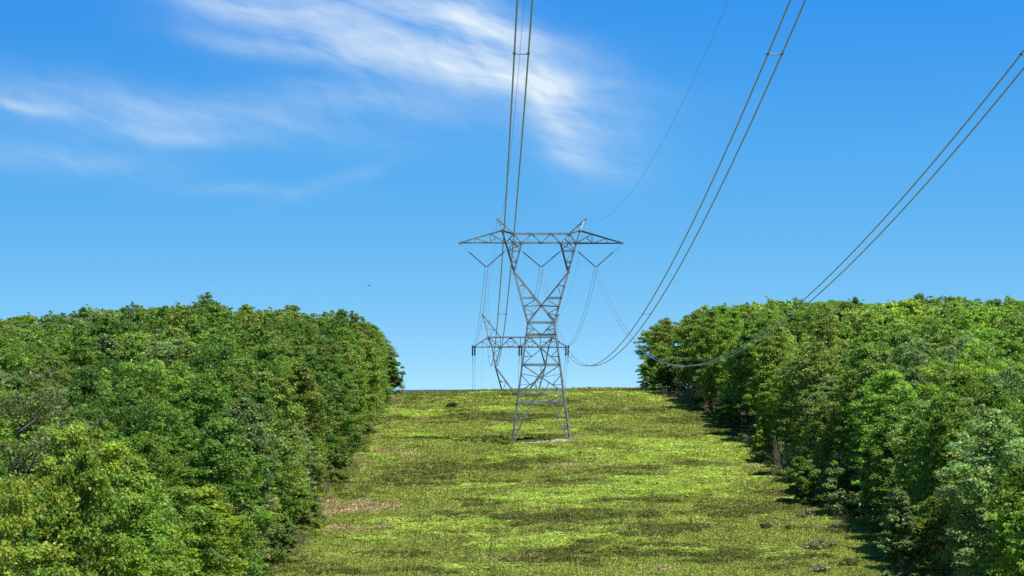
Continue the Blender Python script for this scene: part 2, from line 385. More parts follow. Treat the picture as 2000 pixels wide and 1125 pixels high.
def make_tree_mesh(seed, form, H, R, z0, nclump, per, size, rc=(.75, 1.35), up=.55, flat=.78):
    rng = np.random.default_rng(seed)
    cs, rs = [], []
    ph = rng.uniform(0, 6.28, 4)
    tries = 0
    while len(cs) < nclump and tries < 20000:
        tries += 1
        t = rng.random() ** .85
        th = rng.uniform(0, 2 * math.pi)
        lob = 1 + .20 * math.sin(3 * th + ph[0] + 3 * t) + .15 * math.sin(5 * th + ph[1] - 6 * t) + .10 * math.sin(9 * t + ph[2])
        e = R * float(envelope(form, np.array(t))) * lob
        if rng.random() > .25 + .75 * e / R: continue
        r_ = rng.uniform(*rc) * (1.0 if form != 'cone' else .8)
        rho = max(0, e - r_ * .55) * (rng.uniform(.72, 1.0) if rng.random() < .78 else rng.uniform(.1, .7))
        c = np.array((rho * math.cos(th), rho * math.sin(th), z0 + t * (H - z0 - r_ * .45)))
        if cs and min(np.linalg.norm((c - k) * np.array((1, 1, 1.3))) for k in cs) < r_ * .55: continue
        cs.append(c); rs.append(r_)
    # a few upright shoots that break the outline
    for _ in range(max(3, nclump // 9)):
        k = rng.integers(len(cs)); cs.append(cs[k] + np.array((rng.normal() * .45, rng.normal() * .45, rs[k] * rng.uniform(.5, 1.1)))); rs.append(rng.uniform(.22, .42))
    V, Fq, C = leaves(cs, rs, per, size, rng, flat, up)
    mb = MB()
    lean = rng.normal(size=2) * .25
    tr = [(lean[0] * s * s + .12 * math.sin(5 * s + ph[0]), lean[1] * s * s + .1 * math.cos(4 * s + ph[1]), s * H * .86) for s in np.linspace(0, 1, 9)]
    tr[0] = (0, 0, -.6)
    rb = .011 * H + .02
    mb.tube(tr, [rb * (1.25 if i == 0 else 1) * (1 - .88 * i / 8) for i in range(9)], 7)
    order = rng.permutation(len(cs))[:18]
    for k in order:
        c = cs[k]; hz = max(.18 * H, c[2] - .35 * math.hypot(c[0], c[1]) - .6); s = min(1, hz / (H * .86)); i = s * 8
        b = np.array([np.interp(i, range(9), [q[j] for q in tr]) for j in range(3)])
        m = b * .45 + c * .55 - np.array((0, 0, .25))
        mb.tube([b, m, c], [rb * .38 * (1 - .6 * s) + .02, rb * .22 * (1 - .5 * s) + .015, .012], 5, False)
    return (V, Fq, C), (np.array(mb.v), mb.f), (cs, rs)

def raw_mesh(name, V, Fc, m, col=None):
    o = mesh_obj(name, V, Fc, m, None, col); me = o.data; bpy.data.objects.remove(o); return me

SPEC = [('round', 17, 4.5, 5.0), ('tall', 18.5, 3.9, 5.0), ('broad', 16.5, 5.0, 5.5), ('round', 16, 4.6, 4.6), ('edge', 16.5, 3.6, 3.0), ('edge', 17.5, 3.9, 2.4), ('edge', 15, 3.4, 1.6), ('tall', 17, 4.1, 4.0), ('broad', 17.5, 4.7, 5.0)]
KIT = []
for i, (fm, H, R, z0) in enumerate(SPEC):
    lf, tk, cl = make_tree_mesh(100 + i, fm, H, R, z0, 185 if fm != 'edge' else 215, 165, .235, (.42, 1.05))
    KIT.append(dict(form=fm, H=H, R=R, crown=raw_mesh('crown', lf[0], lf[1], M_LEAF, lf[2]), trunk=raw_mesh('trunk', tk[0], tk[1], M_BARK), cl=cl))
YOUNG = []
for i, (fm, H, R, z0) in enumerate([('cone', 8.5, 2.3, .5), ('edge', 7, 2.5, .3), ('round', 6, 2.4, .3)]):
    lf, tk, cl = make_tree_mesh(300 + i, fm, H, R, z0, 80, 300, .24, (.42, .8))
    YOUNG.append(dict(form=fm, H=H, R=R, crown=raw_mesh('crown', lf[0], lf[1], M_LEAF, lf[2]), trunk=raw_mesh('trunk', tk[0], tk[1], M_BARK)))
# thin needle-leaved tree
lf, tk, cl = make_tree_mesh(350, 'broad', 18, 4.2, 6, 60, 330, .16, (.6, 1.2), .2, .9)
PINE = dict(form='pine', H=18, R=4.2, crown=raw_mesh('crown', lf[0], lf[1], M_LEAF, lf[2]), trunk=raw_mesh('trunk', tk[0], tk[1], M_BARK))

def place(kit, name, X, d, s, rot, colour, label, cat, group, sxy=1.0, sink=.15):
    e = empty(name, (X, d, gz(X, d) - sink), label, cat, group)
    e.scale = (s * sxy, s * sxy, s); e.rotation_euler = (0, 0, rot)
    for pn in ('trunk', 'crown'):
        o = bpy.data.objects.new(pn, kit[pn]); COL.objects.link(o); o.parent = e
        o.color = (*colour, 1)
    return e

TONES = {'dark green': (.066, .124, .018), 'mid green': (.110, .176, .024), 'fresh green': (.150, .220, .028), 'yellow green': (.215, .268, .030),
         'olive green': (.150, .190, .034), 'grey green': (.145, .196, .068)}
ORD = ['first', 'second', 'third', 'fourth', 'fifth', 'sixth', 'seventh', 'eighth', 'ninth', 'tenth', 'eleventh', 'twelfth', 'thirteenth', 'fourteenth', 'fifteenth', 'sixteenth', 'seventeenth', 'eighteenth', 'nineteenth', 'twentieth']
TENS = {2: 'twenty', 3: 'thirty', 4: 'forty', 5: 'fifty', 6: 'sixty', 7: 'seventy'}
def ordinal(n):
    if n < 20: return ORD[n]
    t, u = divmod(n + 1, 10)
    return (TENS[t] + '-' + ORD[u - 1]) if u else TENS[t][:-1] + 'ieth'

# skyline heights of the two woods (photo pixel x -> y)
SKY_L = ([-200, 0, 60, 150, 250, 330, 400, 450, 600, 670, 720, 760, 775], [630, 625, 612, 606, 599, 592, 588, 596, 609, 614, 632, 690, 740])
SKY_R = ([1255, 1270, 1300, 1400, 1550, 1650, 1800, 2000, 2200], [705, 650, 617, 598, 582, 590, 580, 582, 582])

def tone_for(side, X, d, rng):
    px = VPX + X * F / d; n1 = float(fbm(np.array([X / 16.]), np.array([d / 20.]), 123 if side == 'left' else 124, 2)[0])
    r = rng.random()
    if side == 'left' and d < 290 and px < 420: return 'yellow green' if r < .34 else 'fresh green' if r < .8 else 'mid green'
    if side == 'left':
        if n1 > .62: return 'grey green' if r < .6 else 'mid green'
        if n1 < .38: return 'dark green' if r < .5 else 'mid green'
        return ('mid green', 'fresh green', 'olive green', 'dark green')[int(r * 4)]
    if n1 > .6: return 'fresh green' if r < .6 else 'yellow green' if r < .75 else 'olive green'
    if n1 < .4: return 'grey green' if r < .5 else 'mid green'
    return ('mid green', 'mid green', 'olive green', 'fresh green')[int(r * 4)]

cand = []
rng = np.random.default_rng(5)
for side in ('left', 'right'):
    k = 0
    while k < 22:
        off = (3.6 if side == 'left' else 4.2) + k * 7.5
        d = 142 + rng.uniform(0, 4) + (k % 2) * 3.3
        while d < 584:
            dd = d + rng.normal() * (1.4 if k else .9)
            if side == 'left': X = float(left_edge(dd)) - off + rng.normal() * (1.0 if k else .9); vis = X > -.1615 * dd - 7
            else: X = float(right_edge(dd)) + off + rng.normal() * (1.0 if k else 1.3); vis = X < .185 * dd + 7
            if vis: cand.append(dict(side=side, k=k, X=X, d=dd))
            d += rng.uniform(6.8, 9.6) if k else rng.uniform(5.4, 8.4)
        k += 1
# clumps that sag below what the photo frames (the valley floor by the camera) do not show
for c in cand:
    X, d = c['X'], c['d']; c['px'] = VPX + X * F / d
    c['g'] = gz(X, d)
    top = 17.0 + float(np.clip(rng.normal() * 2.3, -5, 3.4))
    if c['k'] == 0: top -= rng.uniform(-.6, 4.2)
    if d < 260 and c['side'] == 'left': top += 1.5
    sk = SKY_L if c['side'] == 'left' else SKY_R
    ysk = float(np.interp(c['px'], *sk))
    zmax = (EYE - ysk) * d / F
    if d > 400: top = min(top, zmax - c['g'] + rng.normal() * .55 - .2)
    if d > 535: top = max(top, zmax - c['g'] - abs(rng.normal()) * .9)
    c['H'] = max(top, 7.5)
    c['ytop'] = EYE - (c['g'] + c['H']) * F / d
    c['w'] = (1 / d ** 2) * (3.0 if c['k'] == 0 else 1.6 if c['k'] == 1 else 1.0)
cand = [c for c in cand if c['ytop'] < 1130]
cand.sort(key=lambda c: -c['w'])
ind, mass = cand[:288], cand[288:]
rows = {}
for c in sorted(ind, key=lambda c: -c['d'] if c['k'] == 0 else c['d']):
    c['i'] = rows.setdefault((c['side'], c['k']), 0); rows[(c['side'], c['k'])] += 1
for c in cand:
    c['tone'] = tone_for(c['side'], c['X'], c['d'], rng)
    c['colour'] = np.array(TONES[c['tone']]) * rng.uniform(.82, 1.25) * (1.22 if c['side'] == 'right' else 1.0) * 1.1 * np.array((rng.uniform(.93, 1.08), 1.0, rng.uniform(.85, 1.2)))
    c['kit'] = (6 if c['k'] == 0 and c['d'] > 500 else int(rng.choice([4, 5, 6]))) if (c['k'] == 0 or (c['k'] == 1 and rng.random() < .4)) else int(rng.choice([0, 1, 2, 3, 7, 8, 5]))
    c['sxy'] = rng.uniform(.9, 1.15); c['rot'] = rng.uniform(0, 6.283)
for c in ind:
    kit = KIT[c['kit']]; s = c['H'] / kit['H']
    shape = {'round': 'round crowned', 'tall': 'narrow', 'broad': 'broad', 'edge': 'low branched'}[kit['form']]
    where = f"{ordinal(c['i'])} from crest along the {c['side']} meadow edge" if c['k'] == 0 else f"{c['side']} wood, {ordinal(c['k'])} row from meadow, {ordinal(c['i'])} up from bottom"
    place(kit, 'broadleaf_tree', c['X'], c['d'], s, c['rot'], c['colour'], f"{c['tone']} {shape} tree, {where}", 'tree', f"trees of the {c['side']} wood", c['sxy'] * (17 / 16.) / max(s, .7))

# the rest of the two woods, one object: thinner copies of the same crowns
VV, CC = [], []; nv = 0
for c in mass:
    kit = KIT[c['kit']]; s = c['H'] / kit['H']; cs, rs = kit['cl']
    sx = c['sxy'] * (17 / 16.) / max(s, .7) * s
    r2 = np.random.default_rng(int(c['d'] * 97) % 99991)
    ca, sa = math.cos(c['rot']), math.sin(c['rot'])
    P = [np.array(((p[0] * ca - p[1] * sa) * sx, (p[0] * sa + p[1] * ca) * sx, p[2] * s)) for p in cs]
    hi = [(p, r) for p, r in zip(P, rs) if p[2] > .42 * c['H']]
    V, _, T = leaves([p for p, r in hi], [r for p, r in hi], 60, .40, r2)
    VV.append(V + np.array((c['X'], c['d'], c['g'] - .15))); CC.append(T * c['colour'])
if VV:
    V = np.concatenate(VV)
    o = mesh_obj('woodland_canopy', V, np.arange(len(V)).reshape(-1, 4), M_MASS, None, np.concatenate(CC))
    tag(o, 'far tree crowns closing the two woods up to the skyline', None, None, 'stuff')

# trees that stand out one by one: pixel x of the crown, pixel y of its top, distance
def emergent(px, ytop, d, kit, tone, label, sxy=.8, group=None, name='broadleaf_tree'):
    X = (px - VPX) * d / F; H = (EYE - ytop) * d / F - gz(X, d)
    return place(kit, name, X, d, H / kit['H'], random.uniform(0, 6.28), np.array(TONES[tone]) if isinstance(tone, str) else np.array(tone), label, 'tree', group, sxy)
emergent(402, 575, 548, KIT[1], 'mid green', 'tallest tree of the left wood, its top rising above the skyline', 1.2)
emergent(668, 602, 540, KIT[7], 'mid green', 'pointed tree on the skyline near the right end of the left wood', .8)
emergent(163, 598, 540, KIT[7], 'dark green', 'small dark tuft of a tree poking above the left skyline', .55)
emergent(262, 593, 540, KIT[1], 'grey green', 'pale ragged treetop on the skyline between the dark tuft and the tallest tree', .7)
emergent(1557, 575, 530, KIT[0], 'fresh green', 'tallest tree of the right wood, where the right cables cross the skyline', .85)
emergent(1800, 571, 540, KIT[7], 'grey green', 'thin feathery treetop breaking the skyline in the middle of the right wood', .6)
emergent(1672, 578, 540, KIT[7], 'dark green', 'small dark treetop poking above the right skyline', .5)
emergent(42, 718, 236, PINE, (.13, .155, .055), 'sparse olive pine at the left border of the photo', 1.0, None, 'pine_tree')
emergent(240, 790, 300, KIT[2], (.065, .13, .014), 'rounded deep green tree standing out inside the left wood', 1.0)
emergent(1272, 700, 566, YOUNG[1], 'mid green', 'low leafy tree ending the right wood at the crest', 1.15, None, 'young_tree')
emergent(1290, 668, 556, YOUNG[1], 'fresh green', 'leafy young tree just inside the crest corner of the right wood', 1.0, None, 'young_tree')
emergent(1310, 700, 545, YOUNG[2], 'mid green', 'rounded young tree in front of the crest corner of the right wood', 1.2, None, 'young_tree')
emergent(758, 690, 560, YOUNG[1], 'mid green', 'leafy young tree closing the left wood at the crest', 1.0, None, 'young_tree')

# young trees and bushes along the meadow edges
def at_ground(px, py): return hit(px, py)
YT = [(1660, 1010, 8.2, 2, 'grey green', 'round pale green young tree at the right meadow edge'), (1752, 1150, 9.5, 0, 'grey green', 'cone shaped young tree at the bottom of the right meadow edge'),
      (1560, 985, 6.0, 1, 'mid green', 'small dark young tree in the shade of the right wood'), (1482, 905, 6.5, 0, 'yellow green', 'slim yellow green young tree beside grey twigs on the right edge'),
      (1420, 838, 5.5, 1, 'mid green', 'low bushy young tree below the bare scrub on the right'), (1352, 790, 4.0, 2, 'fresh green', 'low fresh green bush between two bare scrubs'),
      (705, 850, 5.0, 1, 'dark green', 'small dark young tree at the left meadow edge level with the pylon feet'), (655, 945, 5.5, 2, 'olive green', 'olive bushy young tree halfway down the left meadow edge'),
      (600, 1045, 5.5, 1, 'fresh green', 'fresh green young tree low on the left meadow edge'), (560, 1100, 6.0, 0, 'mid green', 'pointed young tree lowest on the left meadow edge'),
      (748, 800, 5.5, 1, 'mid green', 'young tree under the end of the left wood near the crest')]
for px, py, H, ki, tn, lb in YT:
    X, d = hit(px, min(py, 1124)); 
    if py > 1124: d -= (py - 1124) * .35; X = (px - VPX) * d / F
    kit = YOUNG[ki]
    place(kit, 'young_tree', X + (.4 if px > 900 else -.4), d, H / kit['H'], random.uniform(0, 6), np.array(TONES[tn]), lb, 'young tree', None, 1.1)

def undergrowth():
    rg = np.random.default_rng(77); cs, rs, tc_ = [], [], []
    for side in (-1, 1):
        for d in np.arange(255, 572, .8):
            if rg.random() < .35: continue
            dd = d + rg.normal() * .6; e = float(left_edge(dd) if side < 0 else right_edge(dd))
            x = e + side * rg.normal(1.0, 1.2); r = rg.uniform(.3, .85)
            cs.append(np.array((x, dd, gz(x, dd) + r * .45))); rs.append(r)
            k = rg.random(); tc_.append((.30, .25, .15) if k < .22 else (.16, .12, .08) if k < .36 else TONES['olive green'] if k < .6 else TONES['mid green'] if k < .85 else TONES['yellow green'])
    VV, CC = [], []
    for c, r, t in zip(cs, rs, tc_):
        V, _, T = leaves([c], [r], 230, .17, rg, .85, .4); VV.append(V); CC.append(T * np.array(t))
    V = np.concatenate(VV); o = mesh_obj('edge_undergrowth', V, np.arange(len(V)).reshape(-1, 4), M_MASS, None, np.concatenate(CC))
    tag(o, 'low brambles and brush along the foot of both woods', None, None, 'stuff')
undergrowth()

# ------------------------------------------------------------------ bare scrub, dead trees, shrubs, blossom
def bare_mesh(seed, H, spread_, stems, r0, pale=False):
    rng = np.random.default_rng(seed); mb = MB()
    def grow(p, dirv, L, r, depth):
        q = [np.array(p)]; dv = np.array(dirv, float)
        for _ in range(3):
            dv = dv + rng.normal(size=3) * .16 + np.array((0, 0, .05)); dv /= np.linalg.norm(dv); q.append(q[-1] + dv * L / 3)
        mb.tube(q, [r, r * .85, r * .7, r * .5], 4, False)
        if depth > 0:
            for _ in range(3 if depth > 1 else 4):
                k = rng.integers(1, 4); nd = dv + rng.normal(size=3) * .55 + np.array((0, 0, .15)); nd /= np.linalg.norm(nd)
                grow(q[k], nd, L * rng.uniform(.5, .75), r * .55, depth - 1)
    for s in range(stems):
        a = rng.uniform(0, 6.28); dv = np.array((math.cos(a) * spread_, math.sin(a) * spread_, 1.0)); dv /= np.linalg.norm(dv)
        grow((rng.normal() * .25, rng.normal() * .25, -.1), dv, H * rng.uniform(.38, .5), r0, 3)
    return raw_mesh('scrub', np.array(mb.v), mb.f, M_DEAD if pale else M_TWIG)
BARE = [bare_mesh(401, 1.0 * 5, .42, 6, .045), bare_mesh(402, 1.0 * 5, .6, 8, .04)]
def dead_mesh(seed, H, n=7):
    rng = np.random.default_rng(seed); mb = MB()
    tr = [(.25 * math.sin(3 * t) * t, .2 * math.sin(2 * t + 1) * t, H * .8 * t) for t in np.linspace(0, 1, 9)]; tr[0] = (0, 0, -.5)
    mb.tube(tr, [.2 * (1 - .8 * i / 8) for i in range(9)], 6)
    for k in range(n):
        t = rng.uniform(.5, .98); p = np.array([np.interp(t * 8, range(9), [q[j] for q in tr]) for j in range(3)]); a = k * 2.4 + rng.uniform(-.4, .4); L = H * rng.uniform(.16, .28)
        def limb(p, a, L, r, el, dep):
            q = [p]
            for i in range(5):
                e = el + .12 * i; q.append(q[-1] + np.array((math.cos(a) * math.cos(e), math.sin(a) * math.cos(e), math.sin(e))) * L / 5); a += rng.normal() * .15
            mb.tube(q, [r * (1 - .8 * i / 5) for i in range(6)], 5, False)
            if dep:
                for m_ in range(3): limb(q[rng.integers(1, 5)], a + rng.normal() * .9, L * .55, r * .5, el + rng.normal() * .25 + .15, dep - 1)
        limb(p, a, L, .075, rng.uniform(.15, .6), 2)
    return raw_mesh('dead_wood', np.array(mb.v), mb.f, M_DEAD)
DEADT = dead_mesh(410, 9)
def bare(px, py, H, k, label, name='bare_shrub', cat='shrub', mesh=None, dy=0, dx=0, base=5.):
    X, d = hit(px, py); d += dy; X += dx
    o = bpy.data.objects.new(name, mesh or BARE[k]); COL.objects.link(o)
    s = H / base; o.scale = (s * .9, s * .9, s); o.rotation_euler = (0, 0, random.uniform(0, 6)); o.location = (X, d, gz(X, d))
    return tag(o, label, cat, 'bare scrub along the meadow edges' if cat == 'shrub' else None)
bare(1350, 795, 6.6, 0, 'tall leafless brown scrub at the right edge just below the crest')
bare(1335, 788, 5.0, 1, 'leafless brown scrub tucked left of the tallest bare scrub')
bare(1402, 822, 6.0, 1, 'wide leafless scrub second down the right edge from the crest')
bare(1300, 776, 2.4, 1, 'low brown twigs where the right wood meets the crest')
bare(1318, 783, 2.2, 0, 'low leafless bush just right of the crest twigs')
bare(1522, 925, 5.6, 0, 'pale grey leafless scrub halfway down the right edge')
bare(1462, 872, 2.4, 1, 'short bare twigs beside the meadow under the right wood')
bare(1512, 945, 2.6, 1, 'short twiggy shrub at the foot of the grey scrub')
bare(1640, 1040, 3.2, 1, 'thin dry twigs in front of the round pale young tree')
bare(668, 900, 3.6, 1, 'brown twiggy scrub on the left edge below the pylon feet')
bare(640, 965, 3.0, 0, 'dry brown scrub midway down the left edge')
bare(590, 1065, 3.0, 1, 'tangled brown brush low on the left edge')
bare(760, 790, 2.0, 1, 'low pale scrub at the left edge under the crest')
bare(786, 773, 3.0, 0, 'thin bare sapling on the crest at the end of the left wood', 'bare_sapling', 'sapling')
def dead(px, d, ytop, label):
    X = (px - VPX) * d / F; H = (EYE - ytop) * d / F - gz(X, d)
    o = bpy.data.objects.new('dead_tree', DEADT); COL.objects.link(o); o.location = (X, d, gz(X, d)); s = H / 9.
    o.scale = (s * .8, s * .8, s); o.rotation_euler = (0, 0, random.uniform(0, 6)); tag(o, label, 'dead tree')
dead(4, 150, 1000, 'pale dead branches at the lower left border')
dead(482, 322, 872, 'pale leafless dead tree inside the left wood')

def shrub_mesh(seed, R, H, n, per, size, blossoms=False):
    rng = np.random.default_rng(seed); cs, rs = [], []
    for _ in range(n):
        a = rng.uniform(0, 6.28); r = R * math.sqrt(rng.random()) * .8
        cs.append(np.array((r * math.cos(a), r * math.sin(a), H * rng.uniform(.25, .8) * (1 - .4 * r / R)))); rs.append(rng.uniform(.22, .42) * R)
    return leaves(cs, rs, per, size, rng, .8, .4), cs, rs
def shrub(px, py, R, H, colour, label, seed, blossom=False, cat='bush', grp='low bushes on the meadow'):
    X, d = hit(px, py)
    (V, Fq, T), cs, rs = shrub_mesh(seed, R, H, 14, 420, .16)
    e = empty('flowering_bush' if blossom else 'low_bush', (X, d, gz(X, d)), label, cat, grp)
    o = mesh_obj('foliage', V, Fq, M_LEAF, e, T); o.color = (*colour, 1)
    mb = MB()
    for c in cs[:7]: mb.tube([(0, 0, -.1), c * .5 + np.array((0, 0, .05)), c], [.03, .022, .01], 4, False)
    mb.build('stems', M_TWIG, e); 
    if blossom:
        rg = np.random.default_rng(seed + 1); VV = []
        for c, r in zip(cs, rs):
            for _ in range(9):
                v = rg.normal(size=3); v[2] = abs(v[2]); v /= np.linalg.norm(v); p = c + v * r * np.array((1, 1, .8)); s = rg.uniform(.035, .08)
                a, b = rg.normal(size=3), rg.normal(size=3); a -= v * (a @ v) * .8; a /= np.linalg.norm(a); b = np.cross(v, a); b /= np.linalg.norm(b)
                VV += [p - a * s, p - b * s + v * .03, p + a * s, p + b * s + v * .03]
        mesh_obj('blossom', np.array(VV), np.arange(len(VV)).reshape(-1, 4), M_BLOSSOM, e)
shrub(986, 872, 1.35, 1.2, (.13, .19, .02), 'yellow green bush at the left foot of the large pylon', 501)
for i, (px, py, lb) in enumerate([(1015, 862, 'leftmost of the small dark bushes behind the pale rock'), (1027, 861, 'second small dark bush from the left behind the pale rock'), (1038, 860, 'small dark bush between the middle of the pale rock and the pylon'), (1058, 857, 'small dark bush set apart toward the right pylon foot')]):
    shrub(px, py, .5, .8, (.03, .05, .012), lb, 510 + i)
shrub(884, 797, 1.3, 1.2, (.035, .055, .014), 'small dark bush alone on the upper left meadow', 520)
shrub(1497, 1034, .85, .8, (.12, .09, .04), 'small rusty bush on the lower right meadow', 521)
shrub(1538, 1036, .85, .95, (.15, .19, .03), 'small yellow green bush right of the rusty one', 522)
shrub(1560, 1013, .8, .6, (.11, .10, .04), 'low tawny bush above the yellow green one', 523)
shrub(1578, 1010, .75, 1.3, (.17, .165, .07), 'pale pink flowering bush on a thin stem, lower right meadow', 524, True, 'flowering bush')
shrub(1583, 1075, 1.25, 1.1, (.17, .165, .07), 'white flowering bush left of its neighbour at the lower right', 525, True, 'flowering bush')
shrub(1612, 1072, 1.2, 1.2, (.17, .165, .07), 'pinkish flowering bush against the shade at the lower right', 526, True, 'flowering bush')
shrub(1608, 1118, 1.0, 1.0, (.17, .165, .07), 'flowering bush lowest on the right meadow near the frame bottom', 527, True, 'flowering bush')
shrub(1655, 1106, 1.4, .9, (.12, .13, .03), 'wide tawny bush at the bottom right edge of the meadow', 528)
shrub(1550, 1098, .8, .7, (.10, .12, .03), 'small green bush left of the lowest flowering bush', 529)

# pale flat rock between the pylon feet
def slab(X, d, rx, ry, hgt, rot, label, seed):
    rg = np.random.default_rng(seed); n = 11; V = []
    for lvl, (k, z) in enumerate(((1.08, -.4), (1.0, .6 * hgt), (.9, hgt))):
        for i in range(n):
            a = 2 * math.pi * i / n; r = 1 + .22 * math.sin(2 * a + seed) + .12 * math.sin(3 * a + 2 * seed)
            x, y = rx * k * r * math.cos(a), ry * k * r * math.sin(a)
            xx, yy = x * math.cos(rot) - y * math.sin(rot), x * math.sin(rot) + y * math.cos(rot)
            V.append((xx, yy, z + .03 * rg.normal() + (ground(np.array([X + xx]), np.array([d + yy]))[0] - gz(X, d))))
    Fs = [(l * n + i, l * n + (i + 1) % n, (l + 1) * n + (i + 1) % n, (l + 1) * n + i) for l in range(2) for i in range(n)] + [tuple(2 * n + i for i in range(n))]
    o = mesh_obj('rock_slab', np.array(V), Fs, M_ROCK); o.location = (X, d, gz(X, d))
    tag(o, label, 'rock', 'flat rocks between the pylon feet')
X0, d0 = hit(1062, 866)
slab(X0 + .2, d0 + 1.2, 1.5, 1.6, .30, .1, 'pale flat rock slab in the middle between the pylon feet', 1)
slab(X0 + 2.6, d0 + 2.2, 1.2, 1.8, .32, -.1, 'pale flat rock slab nearest the right pylon foot', 2)
slab(X0 - 2.1, d0 - .2, 1.2, 1.1, .22, .3, 'pale flat rock slab nearest the left pylon foot', 3)
slab(X0 + 1.2, d0 - .9, .8, .6, .22, .6, 'small pale rock in front of the middle slab', 4)

